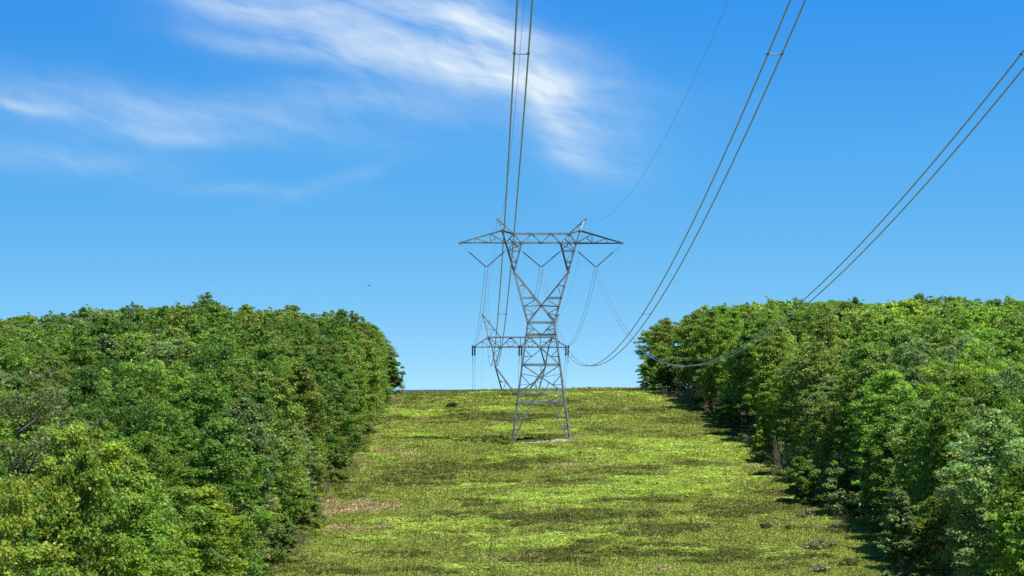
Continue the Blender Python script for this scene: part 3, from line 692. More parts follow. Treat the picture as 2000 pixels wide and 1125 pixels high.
# ------------------------------------------------------------------ pylons
def sym(p): return (-p[0], p[1], p[2])
def pylon_one():
    cx = 9.7; bz = -8.25
    root = empty('transmission_tower', (cx, D1, bz), 'tall lattice pylon standing on the meadow, carrying three V shaped insulators', 'pylon')
    O = (0, 0, bz)
    WL, WB, WS = .17, .092, .068
    # square body: half width by height above eye level
    def hw(z): return float(np.interp(z, [-8.3, 10.0], [4.42, 2.0]))
    def hy(z): return float(np.interp(z, [-8.3, 10.0, 17.6, 24], [4.42, 2.0, 1.05, .85]))
    def P(sx, sy, z, x=None): return (sx * (hw(z) if x is None else x), sy * hy(z), z)
    for sx in (-1, 1):
        for sy in (-1, 1):
            foot = -8.25 + (gz(cx + sx * 4.4, D1 + sy * 4.4) + 8.25)
            m = MB(O); m.angle(P(sx, sy, foot - .1), P(sx, sy, 10.0), WL, flip=sx * sy); m.build('leg', M_STEEL, root)
            c = MB(O); c.tube([(sx * hw(foot), sy * hy(foot), foot - .7), (sx * hw(foot), sy * hy(foot), foot + .25)], [.42, .36], 10); c.build('footing', M_CONC, root)
    b = MB(O)
    def dbl(p, q, w, gap=.26):
        b.angle((p[0], p[1], p[2] + gap / 2), (q[0], q[1], q[2] + gap / 2), w); b.angle((p[0], p[1], p[2] - gap / 2), (q[0], q[1], q[2] - gap / 2), w, flip=-1)
    def face(fn):
        for sy in (-1, 1):
            fn(lambda x, z: (x, sy * hy(z), z))
        for sx in (-1, 1):
            fn(lambda x, z: (sx * hw(z), x / hw(z) * hy(z), z))
    def body(p):
        for z, g_ in ((10.0, .2), (8.15, .26), (3.65, .26), (-.44, .26), (-1.95, .26)): dbl(p(-hw(z), z), p(hw(z), z), WB, g_)
        for s in (-1, 1):
            b.angle(p(s * hw(9.9), 9.9), p(0, 8.15), WB); b.angle(p(s * 1.05, 8.95), p(s * hw(8.3), 8.3), WS); b.angle(p(s * hw(9.1), 9.1), p(s * 1.05, 8.95), WS)
            # X panel 8.15 -> 3.65
            b.angle(p(s * hw(8.15), 8.15), p(0, 6.1), WB); b.angle(p(0, 6.1), p(s * hw(3.65), 3.65), WB)
            b.angle(p(s * hw(4.9), 4.9), p(s * 1.45, 4.9), WS); b.angle(p(s * hw(6.0), 6.0), p(s * 1.45, 4.9), WS); b.angle(p(s * hw(7.1), 7.1), p(s * 1.2, 7.1), WS)
            # X panel 3.65 -> -.44
            b.angle(p(s * hw(3.65), 3.65), p(0, 1.75), WB); b.angle(p(0, 1.75), p(s * hw(-.44), -.44), WB)
            b.angle(p(s * hw(2.3), 2.3), p(0, 1.75), WS); b.angle(p(s * hw(2.2), 2.2), p(s * 1.75, .7), WS); b.angle(p(s * hw(.65), .65), p(s * 1.75, .7), WS)
            b.angle(p(s * 1.2, .98), p(s * .5, -.44), WS)
            # foot panel
            b.angle(p(0, -.44), p(s * 1.35, -1.95), WB); b.angle(p(s * 1.35, -1.95), p(s * hw(-8.0) * .97, -8.0), WB)
            b.angle(p(s * hw(-.7), -.7), p(s * 1.2, -1.85), WS)
            b.angle(p(s * hw(-2.1), -2.1), p(s * 2.3, -4.15), WS); b.angle(p(s * hw(-4.3), -4.3), p(s * 2.3, -4.15), WS); b.angle(p(s * hw(-4.4), -4.4), p(s * 3.25, -6.0), WS); b.angle(p(s * hw(-6.0), -6.0), p(s * 3.25, -6.0), WS)
        b.angle(p(0, 3.65), p(0, 1.75), WS)
    face(body)
    for z in (3.65, -1.95, 8.15): b.angle((-hw(z), -hy(z), z), (hw(z), hy(z), z), WS); b.angle((hw(z), -hy(z), z), (-hw(z), hy(z), z), WS)
    b.build('lattice_bracing', M_STEEL, root)
    # forked upper frame
    K = (4.07, 17.6)
    for sx in (-1, 1):
        f = MB(O); q = MB(O)
        def fr(x, z, sy): return (sx * x, sy * hy(z), z)
        for sy in (-1, 1):
            A = lambda x, z: fr(x, z, sy)
            f.angle(A(2.0, 10.0), A(*K), .25, flip=sx); f.angle(A(*K), A(5.29, 21.97), .23); f.angle(A(5.29, 21.97), A(5.87, 23.84), .2)
            f.angle(A(*K), A(2.92, 21.97), .22); f.angle(A(*K), A(0, 12.57), .24); f.angle(A(0, 12.57), A(-2.0, 10.0), .24)
            # redundants, lower part
            out = lambda z: float(np.interp(z, [10, 17.6], [2.0, 4.07])); inn = lambda z: float(np.interp(z, [12.57, 17.6], [0, 4.07]))
            f.angle(A(out(15.5), 15.4), A(inn(15.7), 15.7), WS); f.angle(A(inn(15.6), 15.6), A(out(13.8), 13.8), WS)
            for dz in (0, .2): f.angle(A(out(13.6 + dz), 13.6 + dz), A(inn(13.6 + dz), 13.6 + dz), WS)
            f.angle(A(inn(13.5), 13.5), A(out(12.4), 12.4), WS); f.angle(A(out(12.4), 12.4), A(0, 12.57), WB)
            f.angle(A(out(12.2), 12.2), A(.95, 11.35), WS); f.angle(A(out(11.1), 11.1), A(.95, 11.35), WS); f.angle(A(out(10.3), 10.3), A(.95, 11.35), WS)
            # upper ladder
            o2 = lambda z: float(np.interp(z, [17.6, 21.97], [4.07, 5.29])); i2 = lambda z: float(np.interp(z, [17.6, 21.97], [4.07, 2.92]))
            for z in (20.85, 19.2, 18.4):
                f.angle(A(o2(z), z), A(i2(z), z), WS); f.angle(A(o2(z - .2), z - .2), A(i2(z - .2), z - .2), WS * .8)
            f.angle(A(o2(20.8), 20.8), A(i2(19.2), 19.2), WS); f.angle(A(i2(21.8), 21.8), A(o2(20.85), 20.85), WS)
        for z, x in ((17.6, 4.07), (13.7, out(13.7)), (20.85, o2(20.85)), (20.85, i2(20.85)), (12.4, out(12.4))):
            f.angle(fr(x, z, -1), fr(x, z, 1), WS)
        f.box((sx * K[0], -hy(17.6) - .02, K[1]), (.2, .02, .3)); 
        f.build('fork_arm', M_STEEL, root)
        # outer cross arm: tapers to a point
        tip = (sx * 12.28, 0, 21.97)
        yb = .82
        for sy in (-1, 1):
            B = lambda x, z: (sx * x, sy * yb * max(0, min(1, (12.28 - x) / (12.28 - 5.6))), z)
            topz = lambda x: float(np.interp(x, [5.87, 7.66, 12.28], [23.84, 23.34, 21.97]))
            q.angle(tip, B(5.29, 21.97), .2); q.angle(tip, B(5.87, 23.84), .2)
            for x in (9.95, 7.66): q.angle(B(x, 21.97), B(x, topz(x)), WS)
            q.angle(B(9.95, topz(9.95)), B(7.66, 21.97), WS); q.angle(B(7.66, topz(7.66)), B(5.29, 21.97), WB); q.angle(B(7.6, 22.05), B(6.75, 22.85), WS)
        q.angle((sx * 7.66, -.55, 21.97), (sx * 7.66, .55, 21.97), WS); q.angle((sx * 9.95, -.28, 21.97), (sx * 9.95, .28, 21.97), WS)
        q.box((sx * 12.28, 0, 21.9), (.16, .08, .14))
        q.build('cross_arm', M_STEEL, root)
        pk = MB(O); pt = (sx * 6.5, 0, 25.5)
        for sy in (-1, 1):
            pk.angle(pt, (sx * 5.87, sy * .8, 23.84), .17); pk.angle(pt, (sx * 4.2, sy * .82, 23.34), .2)
            pk.angle((sx * 6.1, sy * .35, 24.75), (sx * 5.55, sy * .5, 24.75), WS); pk.angle((sx * 5.55, sy * .5, 24.72), (sx * 5.87, sy * .8, 23.9), WS)
        pk.box((sx * 6.62, 0, 25.55), (.26, .09, .09)); pk.box((sx * 6.75, 0, 25.3), (.05, .05, .22))
        pk.build('earth_wire_peak', M_STEEL, root)
    br = MB(O); yb = .83
    for sy in (-1, 1):
        B = lambda x, z: (x, sy * yb, z)
        br.angle(B(-4.2, 23.34), B(4.2, 23.34), .25); br.angle(B(-5.29, 21.97), B(5.29, 21.97), .25)
        nb = [-2.92, 0, 2.92]; nt = [-4.2, -1.45, 1.45, 4.2]
        for i, x in enumerate(nb): br.angle(B(nt[i], 23.34), B(x, 21.97), WB); br.angle(B(x, 21.97), B(nt[i + 1], 23.34), WB)
        for s in (-1, 1):
            br.angle(B(s * 4.2, 23.34), B(s * 5.87, 23.84), .18); br.angle(B(s * 4.2, 23.34), B(s * 5.29, 21.97), .17); br.angle(B(s * 4.2, 23.34), B(s * 4.2, 21.97), WS)
            br.angle(B(s * 4.2, 21.97), B(s * 3.55, 22.65), WS); br.angle(B(s * 4.2, 21.97), B(s * 4.75, 22.65), WS); br.angle(B(s * 4.2, 21.97), B(s * 2.95, 20.9), WS); br.angle(B(s * 4.2, 21.97), B(s * 5.0, 20.9), WS)
            br.box(B(s * 4.2, 23.3), (.22, .03, .2)); br.box(B(s * 5.29, 21.97), (.2, .03, .2)); br.box(B(s * 5.87, 23.84), (.2, .03, .18)); br.box(B(s * 2.92, 21.97), (.16, .03, .16))
    for x in (-4.2, -1.45, 1.45, 4.2): br.angle((x, -yb, 23.34), (x, yb, 23.34), WS)
    for x in (-5.29, -2.92, 0, 2.92, 5.29): br.angle((x, -yb, 21.97), (x, yb, 21.97), WS)
    for x0, x1 in ((-4.2, -1.45), (-1.45, 1.45), (1.45, 4.2)): br.angle((x0, -yb, 23.34), (x1, yb, 23.34), WS * .8)
    br.build('bridge_beam', M_STEEL, root)
    return cx
CX1 = pylon_one()

def pylon_two():
    cx = 9.06; bz = gz(9.06, D2)
    root = empty('transmission_tower', (cx, D2, bz), 'smaller lattice pylon half hidden behind the meadow crest', 'pylon')
    O = (0, 0, bz); WB, WS = .14, .09
    zt = -5.0
    def hw(z): return float(np.interp(z, [bz, zt], [3.4, 2.5]))
    b = MB(O)
    for sx in (-1, 1):
        for sy in (-1, 1):
            m = MB(O); m.angle((sx * 3.4, sy * 3.4, bz - .3), (sx * 2.5, sy * 2.5, zt), .3, flip=sx * sy); m.build('leg', M_STEEL2, root)
            c = MB(O); c.tube([(sx * 3.4, sy * 3.4, bz - 1.0), (sx * 3.4, sy * 3.4, bz + .3)], [.45, .4], 10); c.build('footing', M_CONC, root)
    for sy in (-1, 1):
        for s in (-1, 1):
            b.angle((s * 3.4, sy * 3.4, bz), (0, sy * 3.0, (bz + zt) / 2), WB); b.angle((0, sy * 3.0, (bz + zt) / 2), (s * 2.5, sy * 2.5, zt), WB)
            b.angle((sy * 3.4, s * 3.4, bz), (sy * 3.0, 0, (bz + zt) / 2), WB); b.angle((sy * 3.0, 0, (bz + zt) / 2), (sy * 2.5, s * 2.5, zt), WB)
        b.angle((-2.5, sy * 2.5, zt), (2.5, sy * 2.5, zt), WB); b.angle((sy * 2.5, -2.5, zt), (sy * 2.5, 2.5, zt), WB)
    b.build('lattice_bracing', M_STEEL2, root)
    def hy(z): return float(np.interp(z, [zt, 4.8, 8.67, 10.7], [2.5, 1.3, 1.1, 1.05]))
    for sx in (-1, 1):
        f = MB(O)
        for sy in (-1, 1):
            A = lambda x, z: (sx * x, sy * hy(z), z)
            f.angle(A(2.5, zt), A(5.2, 4.8), .27); f.angle(A(5.2, 4.8), A(5.85, 8.67), .24); f.angle(A(5.85, 8.67), A(6.7, 10.68), .24)
            f.angle(A(5.2, 4.8), A(4.1, 8.67), .22); f.angle(A(5.2, 4.6), A(0, -2.6), .3); f.angle(A(0, -2.6), A(-2.5, zt), .22)
            f.angle(A(4.15, 8.6), A(5.6, 7.2), WS); f.angle(A(4.7, 6.6), A(5.6, 7.3), WS); f.angle(A(4.75, 6.4), A(5.3, 5.6), WS)
            f.angle(A(4.25, 1.5), A(3.0, 1.5), WS); f.angle(A(3.0, 1.5), A(3.7, -.6), WS); f.angle(A(3.4, -1.6), A(.75, -1.6), WS)
        f.angle((sx * 5.2, -hy(4.8), 4.8), (sx * 5.2, hy(4.8), 4.8), WS)
        f.build('fork_arm', M_STEEL2, root)
        q = MB(O); tip = (sx * 9.68, 0, 8.67)
        for sy in (-1, 1):
            B = lambda x, z: (sx * x, sy * 1.05 * max(0., min(1., (9.68 - x) / 3.0)), z)
            q.angle(tip, B(5.85, 8.67), .18); q.angle(tip, B(6.7, 10.68), .18); q.angle(B(7.9, 8.67), B(7.9, 9.8), WS); q.angle(B(7.9, 9.8), B(6.2, 8.67), WS)
        q.box(tip, (.28, .12, .14)); q.build('cross_arm', M_STEEL2, root)
        pk = MB(O); pt = (sx * 7.8, 0, 15.35)
        for sy in (-1, 1):
            pk.angle(pt, (sx * 6.7, sy * 1.05, 10.68), .2); pk.angle(pt, (sx * 4.05, sy * 1.05, 10.68), .2)
            pk.angle((sx * 7.45, sy * .35, 13.9), (sx * 6.35, sy * .35, 13.9), WS); pk.angle((sx * 7.1, sy * .65, 12.4), (sx * 5.3, sy * .65, 12.4), WS); pk.angle((sx * 5.3, sy * .65, 12.4), (sx * 6.5, sy * 1.0, 10.8), WS); pk.angle((sx * 6.35, sy * .35, 13.9), (sx * 7.1, sy * .65, 12.4), WS)
        pk.box((sx * 7.9, 0, 15.4), (.22, .08, .09)); pk.build('earth_wire_peak', M_STEEL2, root)
    br = MB(O)
    for sy in (-1, 1):
        B = lambda x, z: (x, sy * 1.07, z)
        br.angle(B(-6.7, 10.68), B(6.7, 10.68), .3); br.angle(B(-5.85, 8.67), B(5.85, 8.67), .28)
        nt = [-6.7, -2.0, 2.0, 6.7]; nbt = [-4.1, 0, 4.1]
        for i, x in enumerate(nbt):
            br.angle(B(nt[i], 10.68), B(x, 8.67), .17); br.angle(B(x, 8.67), B(nt[i + 1], 10.68), .17); br.angle(B(x, 8.67), B(x, 10.68), WS)
            for s in (-1, 1):
                br.angle(B(x + s * 1.05, 9.7), B(x + s * 2.1 * .95, 8.67), WS)
        br.angle(B(-3.0, 9.75), B(-1.0, 9.75), WS); br.angle(B(1.0, 9.75), B(3.0, 9.75), WS); br.angle(B(-5.2, 9.75), B(-4.1, 9.75), WS); br.angle(B(4.1, 9.75), B(5.2, 9.75), WS)
        for x, z in ((-6.7, 10.6), (6.7, 10.6), (-2, 10.6), (2, 10.6), (-4.1, 8.7), (4.1, 8.7)): br.box(B(x, z), (.26, .03, .24))
    for x in (-6.7, -2, 2, 6.7): br.angle((x, -1.07, 10.68), (x, 1.07, 10.68), WS)
    for x in (-5.85, -4.1, 0, 4.1, 5.85): br.angle((x, -1.07, 8.67), (x, 1.07, 8.67), WS)
    br.build('bridge_beam', M_STEEL2, root)
    pl = MB(O); pl.box((-4.0, -1.9, 1.55), (.26, .03, .15)); pl.build('sign_plate', M_STEEL2, root)
    return cx
CX2 = pylon_two()

# ------------------------------------------------------------------ insulators and cables
def rod(mb, p, q, r=.075, shed=.15, pitch=.16):
    p = np.array(p, float); q = np.array(q, float); L = np.linalg.norm(q - p); n = max(4, int(L / pitch)); pts, rad = [], []
    for i in range(n):
        for k, rr in ((.1, r), (.45, shed), (.6, shed), (.95, r)): pts.append(p + (q - p) * ((i + k) / n)); rad.append(rr)
    mb.tube(pts, rad, 8)
YZ = 18.35
for i, (X, w_) in enumerate(((-8.25, 'left'), (0, 'middle'), (8.25, 'right'))):
    base = (CX1 + X, D1, YZ)
    e = empty('insulator_string', base, f'V shaped pair of dark insulators under the {w_} of the large pylon', 'insulator', 'V insulators of the large pylon')
    ends = {-8.25: (-4.0, 4.05), 0: (-4.2, 4.2), 8.25: (-4.05, 4.0)}[X]
    for dx in ends:
        p = np.array((dx, 0, 21.85 - YZ)); q = np.array((math.copysign(.18, dx), 0, .12)); a = p + (q - p) * .36
        m = MB(); rod(m, a, q, .055, .10); o = m.build('insulator_rod', M_INSUL, e)
        l = MB(); l.tube([p, a], .035, 6); l.build('hanger_link', M_STEEL, e)
    y = MB(); y.tube([(.27 * math.cos(t), 0, -.02 + .2 * math.sin(t)) for t in np.linspace(0, math.pi, 9)], .045, 6); y.box((0, 0, .1), (.2, .03, .09))
    for s in (-.23, .23): y.tube([(s, 0, .08), (s, 0, -.2)], .04, 6)
    y.build('yoke_plate', M_STEEL, e)

def near_h(d): return 1.95 + 80 * (d / 450. - .55) ** 2
tip2 = {'left': CX2 - 9.68, 'middle': CX2, 'right': CX2 + 9.68}
KF = 3.95e-4
def mid_h(d, z0, d0, z1, d1): t = (d - d0) / (d1 - d0); return z0 + (z1 - z0) * t - KF * (d - d0) * (d1 - d)
phase = {'left': CX1 - 8.25, 'middle': CX1, 'right': CX1 + 8.25}
desc = {'left': 'left pair of cables running overhead past the large pylon', 'middle': 'middle pair of cables running from top right through the large pylon', 'right': 'rightmost pair of cables sagging across the right wood'}
def bundle(name, label, pts, spac, group):
    P = np.array(pts); base = P[0]
    e = empty(name, tuple(base), label, 'power cable', group)
    for s in (-.229, .229):
        m = MB(base); m.tube(P + np.array((s, 0, 0)), .028, 8); m.build('wire', M_WIRE, e, True)
    for ds in spac:
        x = np.array([np.interp(ds, P[:, 1], P[:, j]) for j in range(3)])
        m = MB(base); m.tube([x + np.array((-.229, 0, 0)), x + np.array((-.1, 0, -.02)), x + np.array((.1, 0, -.02)), x + np.array((.229, 0, 0))], .022, 6)
        for s in (-.229, .229): m.tube([x + np.array((s, -.11, 0)), x + np.array((s, .11, 0))], .05, 8)
        m.build('spacer', M_STEEL2, e)
ND = D2 - 3.2
for w_ in ('left', 'middle', 'right'):
    x1 = phase[w_]; x2 = tip2[w_]
    z1 = YZ - .2
    pts = [(x1, d, near_h(d) + (z1 - near_h(450)) * sstep(330, 450, d)) for d in np.concatenate([np.arange(-90, 60, 6), np.arange(60, 450, 4)])]
    z2 = 8.55 + .35
    pts += [(x1 + (x2 - x1) * t, D1 + (ND - D1) * t, mid_h(D1 + (ND - D1) * t, z1, D1, z2, ND)) for t in np.linspace(0, 1, 40)]
    bundle('conductor_bundle', desc[w_], pts, [34, 97, 170.5, 241, 308, 378, 524, 582], 'twin cables of the near span')
    # dead-end strings on the far pylon: front, rear, and the loop between
    for k, lab in ((-1, 'front'), (1, 'rear')):
        p0 = np.array((x2, D2 + k * .1, 8.6)); q0 = np.array((x2, ND, z2)) if k < 0 else np.array((x2, D2 + 2.9, 7.0))
        e = empty('insulator_string', tuple(p0), f'{lab} pair of dark dead end insulators at the {w_} of the far pylon', 'insulator', 'dead end insulators of the far pylon')
        for s in (-.24, .24):
            m = MB(p0); rod(m, p0 + np.array((s, 0, 0)), q0 + np.array((s, 0, 0)), .09, .17); m.build('insulator_rod', M_INSUL, e)
    q0 = np.array((x2, D2 + 2.9, 7.0))
    ts = np.concatenate([np.linspace(0, 60, 22), np.linspace(75, 420, 24)])
    pts = [(x2, D2 + 2.9 + t, 7.0 - .37 * t + 4e-4 * t * t) for t in ts]
    bundle('conductor_bundle', f'{w_} pair of cables dropping from the far pylon behind the crest', pts, [700], 'twin cables beyond the far pylon')
    e = empty('jumper_loop', (x2, D2, 8.6), f'{w_} slack loop of cable hanging under the far pylon arm', 'cable loop', 'slack loops of the far pylon')
    for s in (-.26, .26):
        m = MB((x2, D2, 8.6)); m.tube([np.array((x2 + s, ND, z2)) * (1 - t) + np.array((x2 + s, D2 + 2.9, 7.0)) * t - np.array((0, 0, 4 * t * (1 - t) * 2.4)) for t in np.linspace(0, 1, 14)], .022, 6); m.build('wire', M_WIRE, e, True)

for sx, w_, lab in ((-1, 'left', 'thin earth wire between the left pair of cables reaching the left pylon peak'), (1, 'right', 'thin earth wire curving alone down to the right pylon peak')):
    x1 = CX1 + sx * 6.62; x2 = CX2 + sx * 7.9
    f = lambda d: 20.8 + 54 * (d / 450. - .7155) ** 2
    pts = [(x1, d, f(d)) for d in np.concatenate([np.arange(-60, 80, 8), np.arange(80, 451, 5)])]
    zz = pts[-1][2]
    pts += [(x1 + (x2 - x1) * t, D1 + (D2 - D1) * t, mid_h(D1 + (D2 - D1) * t, zz, D1, 15.3, D2)) for t in np.linspace(.02, 1, 30)]
    pts += [(x2, D2 + t, 15.3 - .36 * t + 4e-4 * t * t) for t in np.linspace(4, 420, 40)]
    m = MB(pts[0]); m.tube(pts, .014, 5); o = m.build('earth_wire', M_WIRE, None, True); o.location = pts[0]; tag(o, lab, 'cable')

# small bird far off in the sky
b = MB()
b.tube([(0, -.22, 0), (0, -.14, .01), (0, 0, .02), (0, .12, .01), (0, .2, 0)], [.012, .045, .06, .04, .008], 8)
for s in (-1, 1): b.add([(0, -.08, .03), (0, .07, .03), (s * .2, .05, .09), (s * .2, -.09, .09), (s * .46, .08, .03), (0, -.08, .015), (0, .07, .015), (s * .2, .05, .075), (s * .2, -.09, .075), (s * .46, .08, .022)], [(0, 1, 2, 3), (3, 2, 4), (5, 8, 7, 6), (8, 9, 7), (0, 3, 8, 5), (3, 4, 9, 8), (1, 6, 7, 2), (2, 7, 9, 4)])
b.add([(-.05, .34, 0), (.05, .34, 0), (.02, .16, .01), (-.02, .16, .01), (-.05, .34, -.01), (.05, .34, -.01), (.02, .16, -.01), (-.02, .16, -.01)], [(0, 1, 2, 3), (7, 6, 5, 4), (0, 4, 5, 1)])
bo = b.build('bird', M_BIRD); bd = 240.; bo.location = ((720.5 - VPX) * bd / F, bd, (EYE - 558) * bd / F); bo.scale = (.62, .62, .62); bo.rotation_euler = (0, .2, .5); tag(bo, 'tiny dark bird flying in the blue sky above the left wood', 'bird')

# ------------------------------------------------------------------ light, sky, camera
SUN_EL, SUN_AZ = math.radians(60), math.radians(138)     # azimuth clockwise from +Y (the view direction)
sd = Vector((math.sin(SUN_AZ) * math.cos(SUN_EL), math.cos(SUN_AZ) * math.cos(SUN_EL), math.sin(SUN_EL)))
L = bpy.data.lights.new('sun', 'SUN'); L.energy = 4.9; L.angle = math.radians(.5); L.color = (1, .955, .87)
lo = bpy.data.objects.new('sun', L); COL.objects.link(lo); lo.rotation_euler = sd.to_track_quat('Z', 'Y').to_euler(); lo.location = (100, -100, 200)

W = bpy.data.worlds.new('World'); scene.world = W; W.use_nodes = True
nt = W.node_tree; nt.nodes.clear()
def lk(a, b): nt.links.new(a, b)
def M(op, a, b=None, c=None, clamp=False):
    n = N(nt, 'ShaderNodeMath', operation=op, use_clamp=clamp)
    for i, v in enumerate((a, b, c)):
        if v is None: continue
        if isinstance(v, (int, float)): n.inputs[i].default_value = v
        else: lk(v, n.inputs[i])
    return n.outputs[0]
tc = N(nt, 'ShaderNodeTexCoord'); sp = N(nt, 'ShaderNodeSeparateXYZ'); lk(tc.outputs['Generated'], sp.inputs[0])
x, y, z = sp.outputs
zz = M('MAXIMUM', z, 0.0)
zr = M('ADD', M('MULTIPLY', zz, 5.0), 0.24)
cb = N(nt, 'ShaderNodeCombineXYZ'); lk(x, cb.inputs[0]); lk(y, cb.inputs[1]); lk(zr, cb.inputs[2])
nm = N(nt, 'ShaderNodeVectorMath', operation='NORMALIZE'); lk(cb.outputs[0], nm.inputs[0])
sky = N(nt, 'ShaderNodeTexSky', sky_type='NISHITA'); sky.sun_disc = False; sky.sun_elevation = SUN_EL; sky.sun_rotation = SUN_AZ
sky.altitude = 600; sky.air_density = 1.0; sky.dust_density = .3; sky.ozone_density = 2.5
lk(nm.outputs[0], sky.inputs[0])
hs = N(nt, 'ShaderNodeHueSaturation'); hs.inputs['Hue'].default_value = .485; hs.inputs['Saturation'].default_value = 1.22; hs.inputs['Value'].default_value = 1.0
lk(sky.outputs[0], hs.inputs['Color'])
rp = N(nt, 'ShaderNodeValToRGB'); lk(zz, rp.inputs[0]); cr = rp.color_ramp; cr.interpolation = 'LINEAR'
for i, (p_, c_) in enumerate([(0.0, (2.0, 1.55, 1.25)), (.045, (1.50, 1.66, 1.56)), (.079, (1.18, 1.66, 1.78)), (.13, (.58, 1.40, 1.90)), (.40, (.55, .85, .95)), (1.0, (.55, .85, .95))]):
    el = cr.elements[i] if i < 2 else cr.elements.new(p_)
    el.position = p_; el.color = (*[q / 3 for q in c_], 1)
tm_ = N(nt, 'ShaderNodeVectorMath', operation='MULTIPLY'); lk(hs.outputs[0], tm_.inputs[0]); lk(rp.outputs[0], tm_.inputs[1])
ts_ = N(nt, 'ShaderNodeVectorMath', operation='SCALE'); ts_.inputs['Scale'].default_value = 3.0; lk(tm_.outputs[0], ts_.inputs[0])
# cirrus by direction: u to the right, v downwards, in hundredths of a radian-like unit
yy = M('MAXIMUM', y, .05)
u = M('ADD', M('MULTIPLY', M('DIVIDE', x, yy), 58.5), 9.31); v = M('SUBTRACT', 7.60, M('MULTIPLY', M('DIVIDE', z, yy), 58.5))
cuv = N(nt, 'ShaderNodeCombineXYZ'); lk(u, cuv.inputs[0]); lk(v, cuv.inputs[1])
w1 = N(nt, 'ShaderNodeTexNoise'); w1.inputs['Scale'].default_value = .38; w1.inputs['Detail'].default_value = 4; lk(cuv.outputs[0], w1.inputs['Vector'])
ws = N(nt, 'ShaderNodeSeparateColor'); lk(w1.outputs['Color'], ws.inputs[0])
uw = M('ADD', u, M('MULTIPLY', M('SUBTRACT', ws.outputs[0], .5), 1.3)); vw = M('ADD', v, M('MULTIPLY', M('SUBTRACT', ws.outputs[1], .5), .62))
tot = None
for cu, cv, la, lb, ang, s in [(8.75, .28, 1.9, .24, 15, .46), (9.45, .3, .7, .5, 40, .30), (7.4, .7, 3.2, .85, 13, .32), (8.8, 1.32, 3.2, .36, 8, .30), (10.5, 1.55, 1.35, .46, 14, .42), (10.9, 2.3, .85, .50, 66, .16), (11.5, 2.7, 1.1, .7, 10, .18),
                               (5.0, .08, 2.0, .34, 11, .34), (1.4, 2.0, 2.9, .50, 9, .22), (.6, 2.1, 1.5, .10, 9, .24), (4.8, 2.3, 2.8, .42, 5, .20), (1.0, 3.05, 2.0, .36, 6, .20), (4.9, 3.72, 1.6, .13, 1, .13),
                               (6.6, 3.5, 1.0, .14, -22, .13), (7.2, 1.95, 1.8, .26, 7, .22), (9.6, 1.0, 1.6, .7, 10, .24), (3.2, 2.62, 1.2, .15, 6, .14), (11.5, 3.1, 1.1, .45, 15, .10), (10.8, 2.1, .8, .42, 62, .13), (11.1, 2.8, .75, .40, 72, .12), (5.6, 1.0, 2.0, .16, 9, .18)]:
    ca, sa = math.cos(math.radians(ang)), math.sin(math.radians(ang))
    du = M('SUBTRACT', uw, cu); dv = M('SUBTRACT', vw, cv)
    a = M('MULTIPLY', M('ADD', M('MULTIPLY', du, ca), M('MULTIPLY', dv, sa)), 1 / la); b_ = M('MULTIPLY', M('SUBTRACT', M('MULTIPLY', dv, ca), M('MULTIPLY', du, sa)), 1 / lb)
    g_ = M('MULTIPLY', M('EXPONENT', M('MULTIPLY', M('ADD', M('MULTIPLY', a, a), M('MULTIPLY', b_, b_)), -1.0)), s)
    tot = g_ if tot is None else M('ADD', tot, g_)
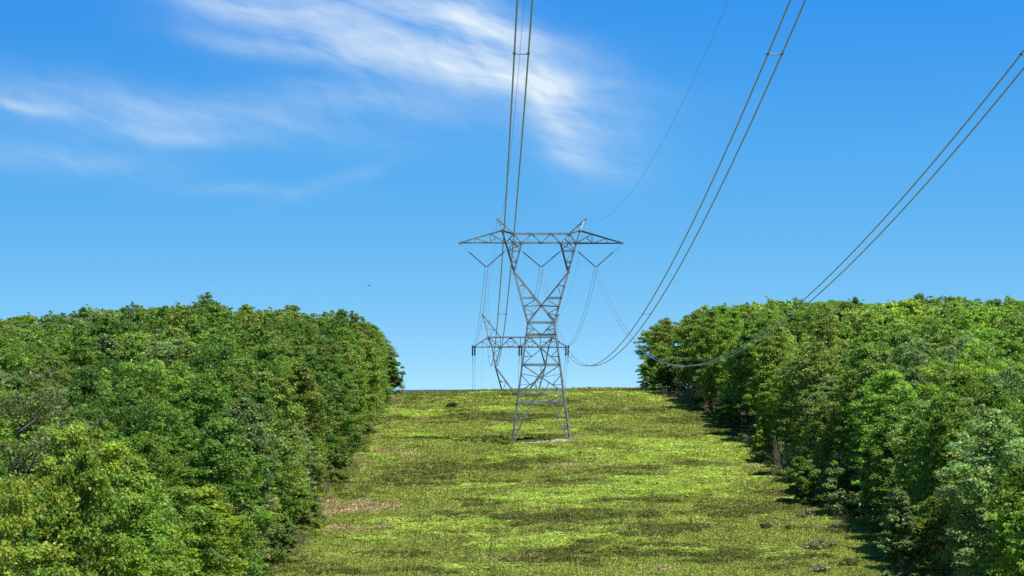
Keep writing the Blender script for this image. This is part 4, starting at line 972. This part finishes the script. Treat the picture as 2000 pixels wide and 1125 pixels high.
def fibre(ang, su, sv, scale, detail, rough, dist):
    c_, s_ = math.cos(math.radians(ang)), math.sin(math.radians(ang))
    al = M('MULTIPLY', M('ADD', M('MULTIPLY', uw, c_), M('MULTIPLY', vw, s_)), su); ac = M('MULTIPLY', M('SUBTRACT', M('MULTIPLY', vw, c_), M('MULTIPLY', uw, s_)), sv)
    cv_ = N(nt, 'ShaderNodeCombineXYZ'); lk(al, cv_.inputs[0]); lk(ac, cv_.inputs[1])
    n_ = N(nt, 'ShaderNodeTexNoise'); n_.inputs['Scale'].default_value = scale; n_.inputs['Detail'].default_value = detail; n_.inputs['Roughness'].default_value = rough; n_.inputs['Distortion'].default_value = dist
    lk(cv_.outputs[0], n_.inputs['Vector']); return n_
fb = fibre(10, .24, .95, 1.6, 8, .55, .3); fc = fibre(19, .40, 3.0, 1.5, 9, .55, .7); fe = fibre(48, .5, 2.2, 1.3, 7, .5, .6)
fib = M('ADD', M('ADD', M('MULTIPLY', M('SUBTRACT', fb.outputs['Fac'], .5), 2.0), M('ADD', M('MULTIPLY', M('SUBTRACT', fc.outputs['Fac'], .5), .85), M('MULTIPLY', M('SUBTRACT', fe.outputs['Fac'], .5), .6))), .76)
cl = M('MULTIPLY', M('MAXIMUM', fib, 0.16), tot)
cl = M('MULTIPLY', cl, M('GREATER_THAN', y, .05))
cl = M('MINIMUM', cl, .86)
mx = N(nt, 'ShaderNodeMix', data_type='RGBA'); lk(cl, mx.inputs['Factor']); lk(ts_.outputs[0], mx.inputs[6])
CLOUD = 5.9
mx.inputs[7].default_value = (CLOUD * .86, CLOUD * .96, CLOUD * 1.0, 1)
bg = N(nt, 'ShaderNodeBackground'); bg.inputs['Strength'].default_value = .10; lk(mx.outputs[2], bg.inputs['Color'])
wo = N(nt, 'ShaderNodeOutputWorld'); lk(bg.outputs[0], wo.inputs['Surface'])

cam = bpy.data.cameras.new('camera'); co = bpy.data.objects.new('camera', cam); COL.objects.link(co)
cam.sensor_width = 36; cam.lens = F / 2000 * 36; cam.clip_start = .5; cam.clip_end = 20000
co.location = (0, 0, 0); co.rotation_euler = (math.radians(90) + math.atan((EYE - 562.5) / F), 0, -math.atan((1000 - VPX) / F))
scene.camera = co
vs = scene.view_settings; vs.view_transform = 'Standard'; vs.look = 'None'; vs.gamma = 1; vs.exposure = .75
scene.render.engine = 'CYCLES'
cy = scene.cycles; cy.max_bounces = 6; cy.diffuse_bounces = 3; cy.glossy_bounces = 2; cy.transmission_bounces = 3; cy.use_denoising = False
scene.render.resolution_x, scene.render.resolution_y = 1024, 576
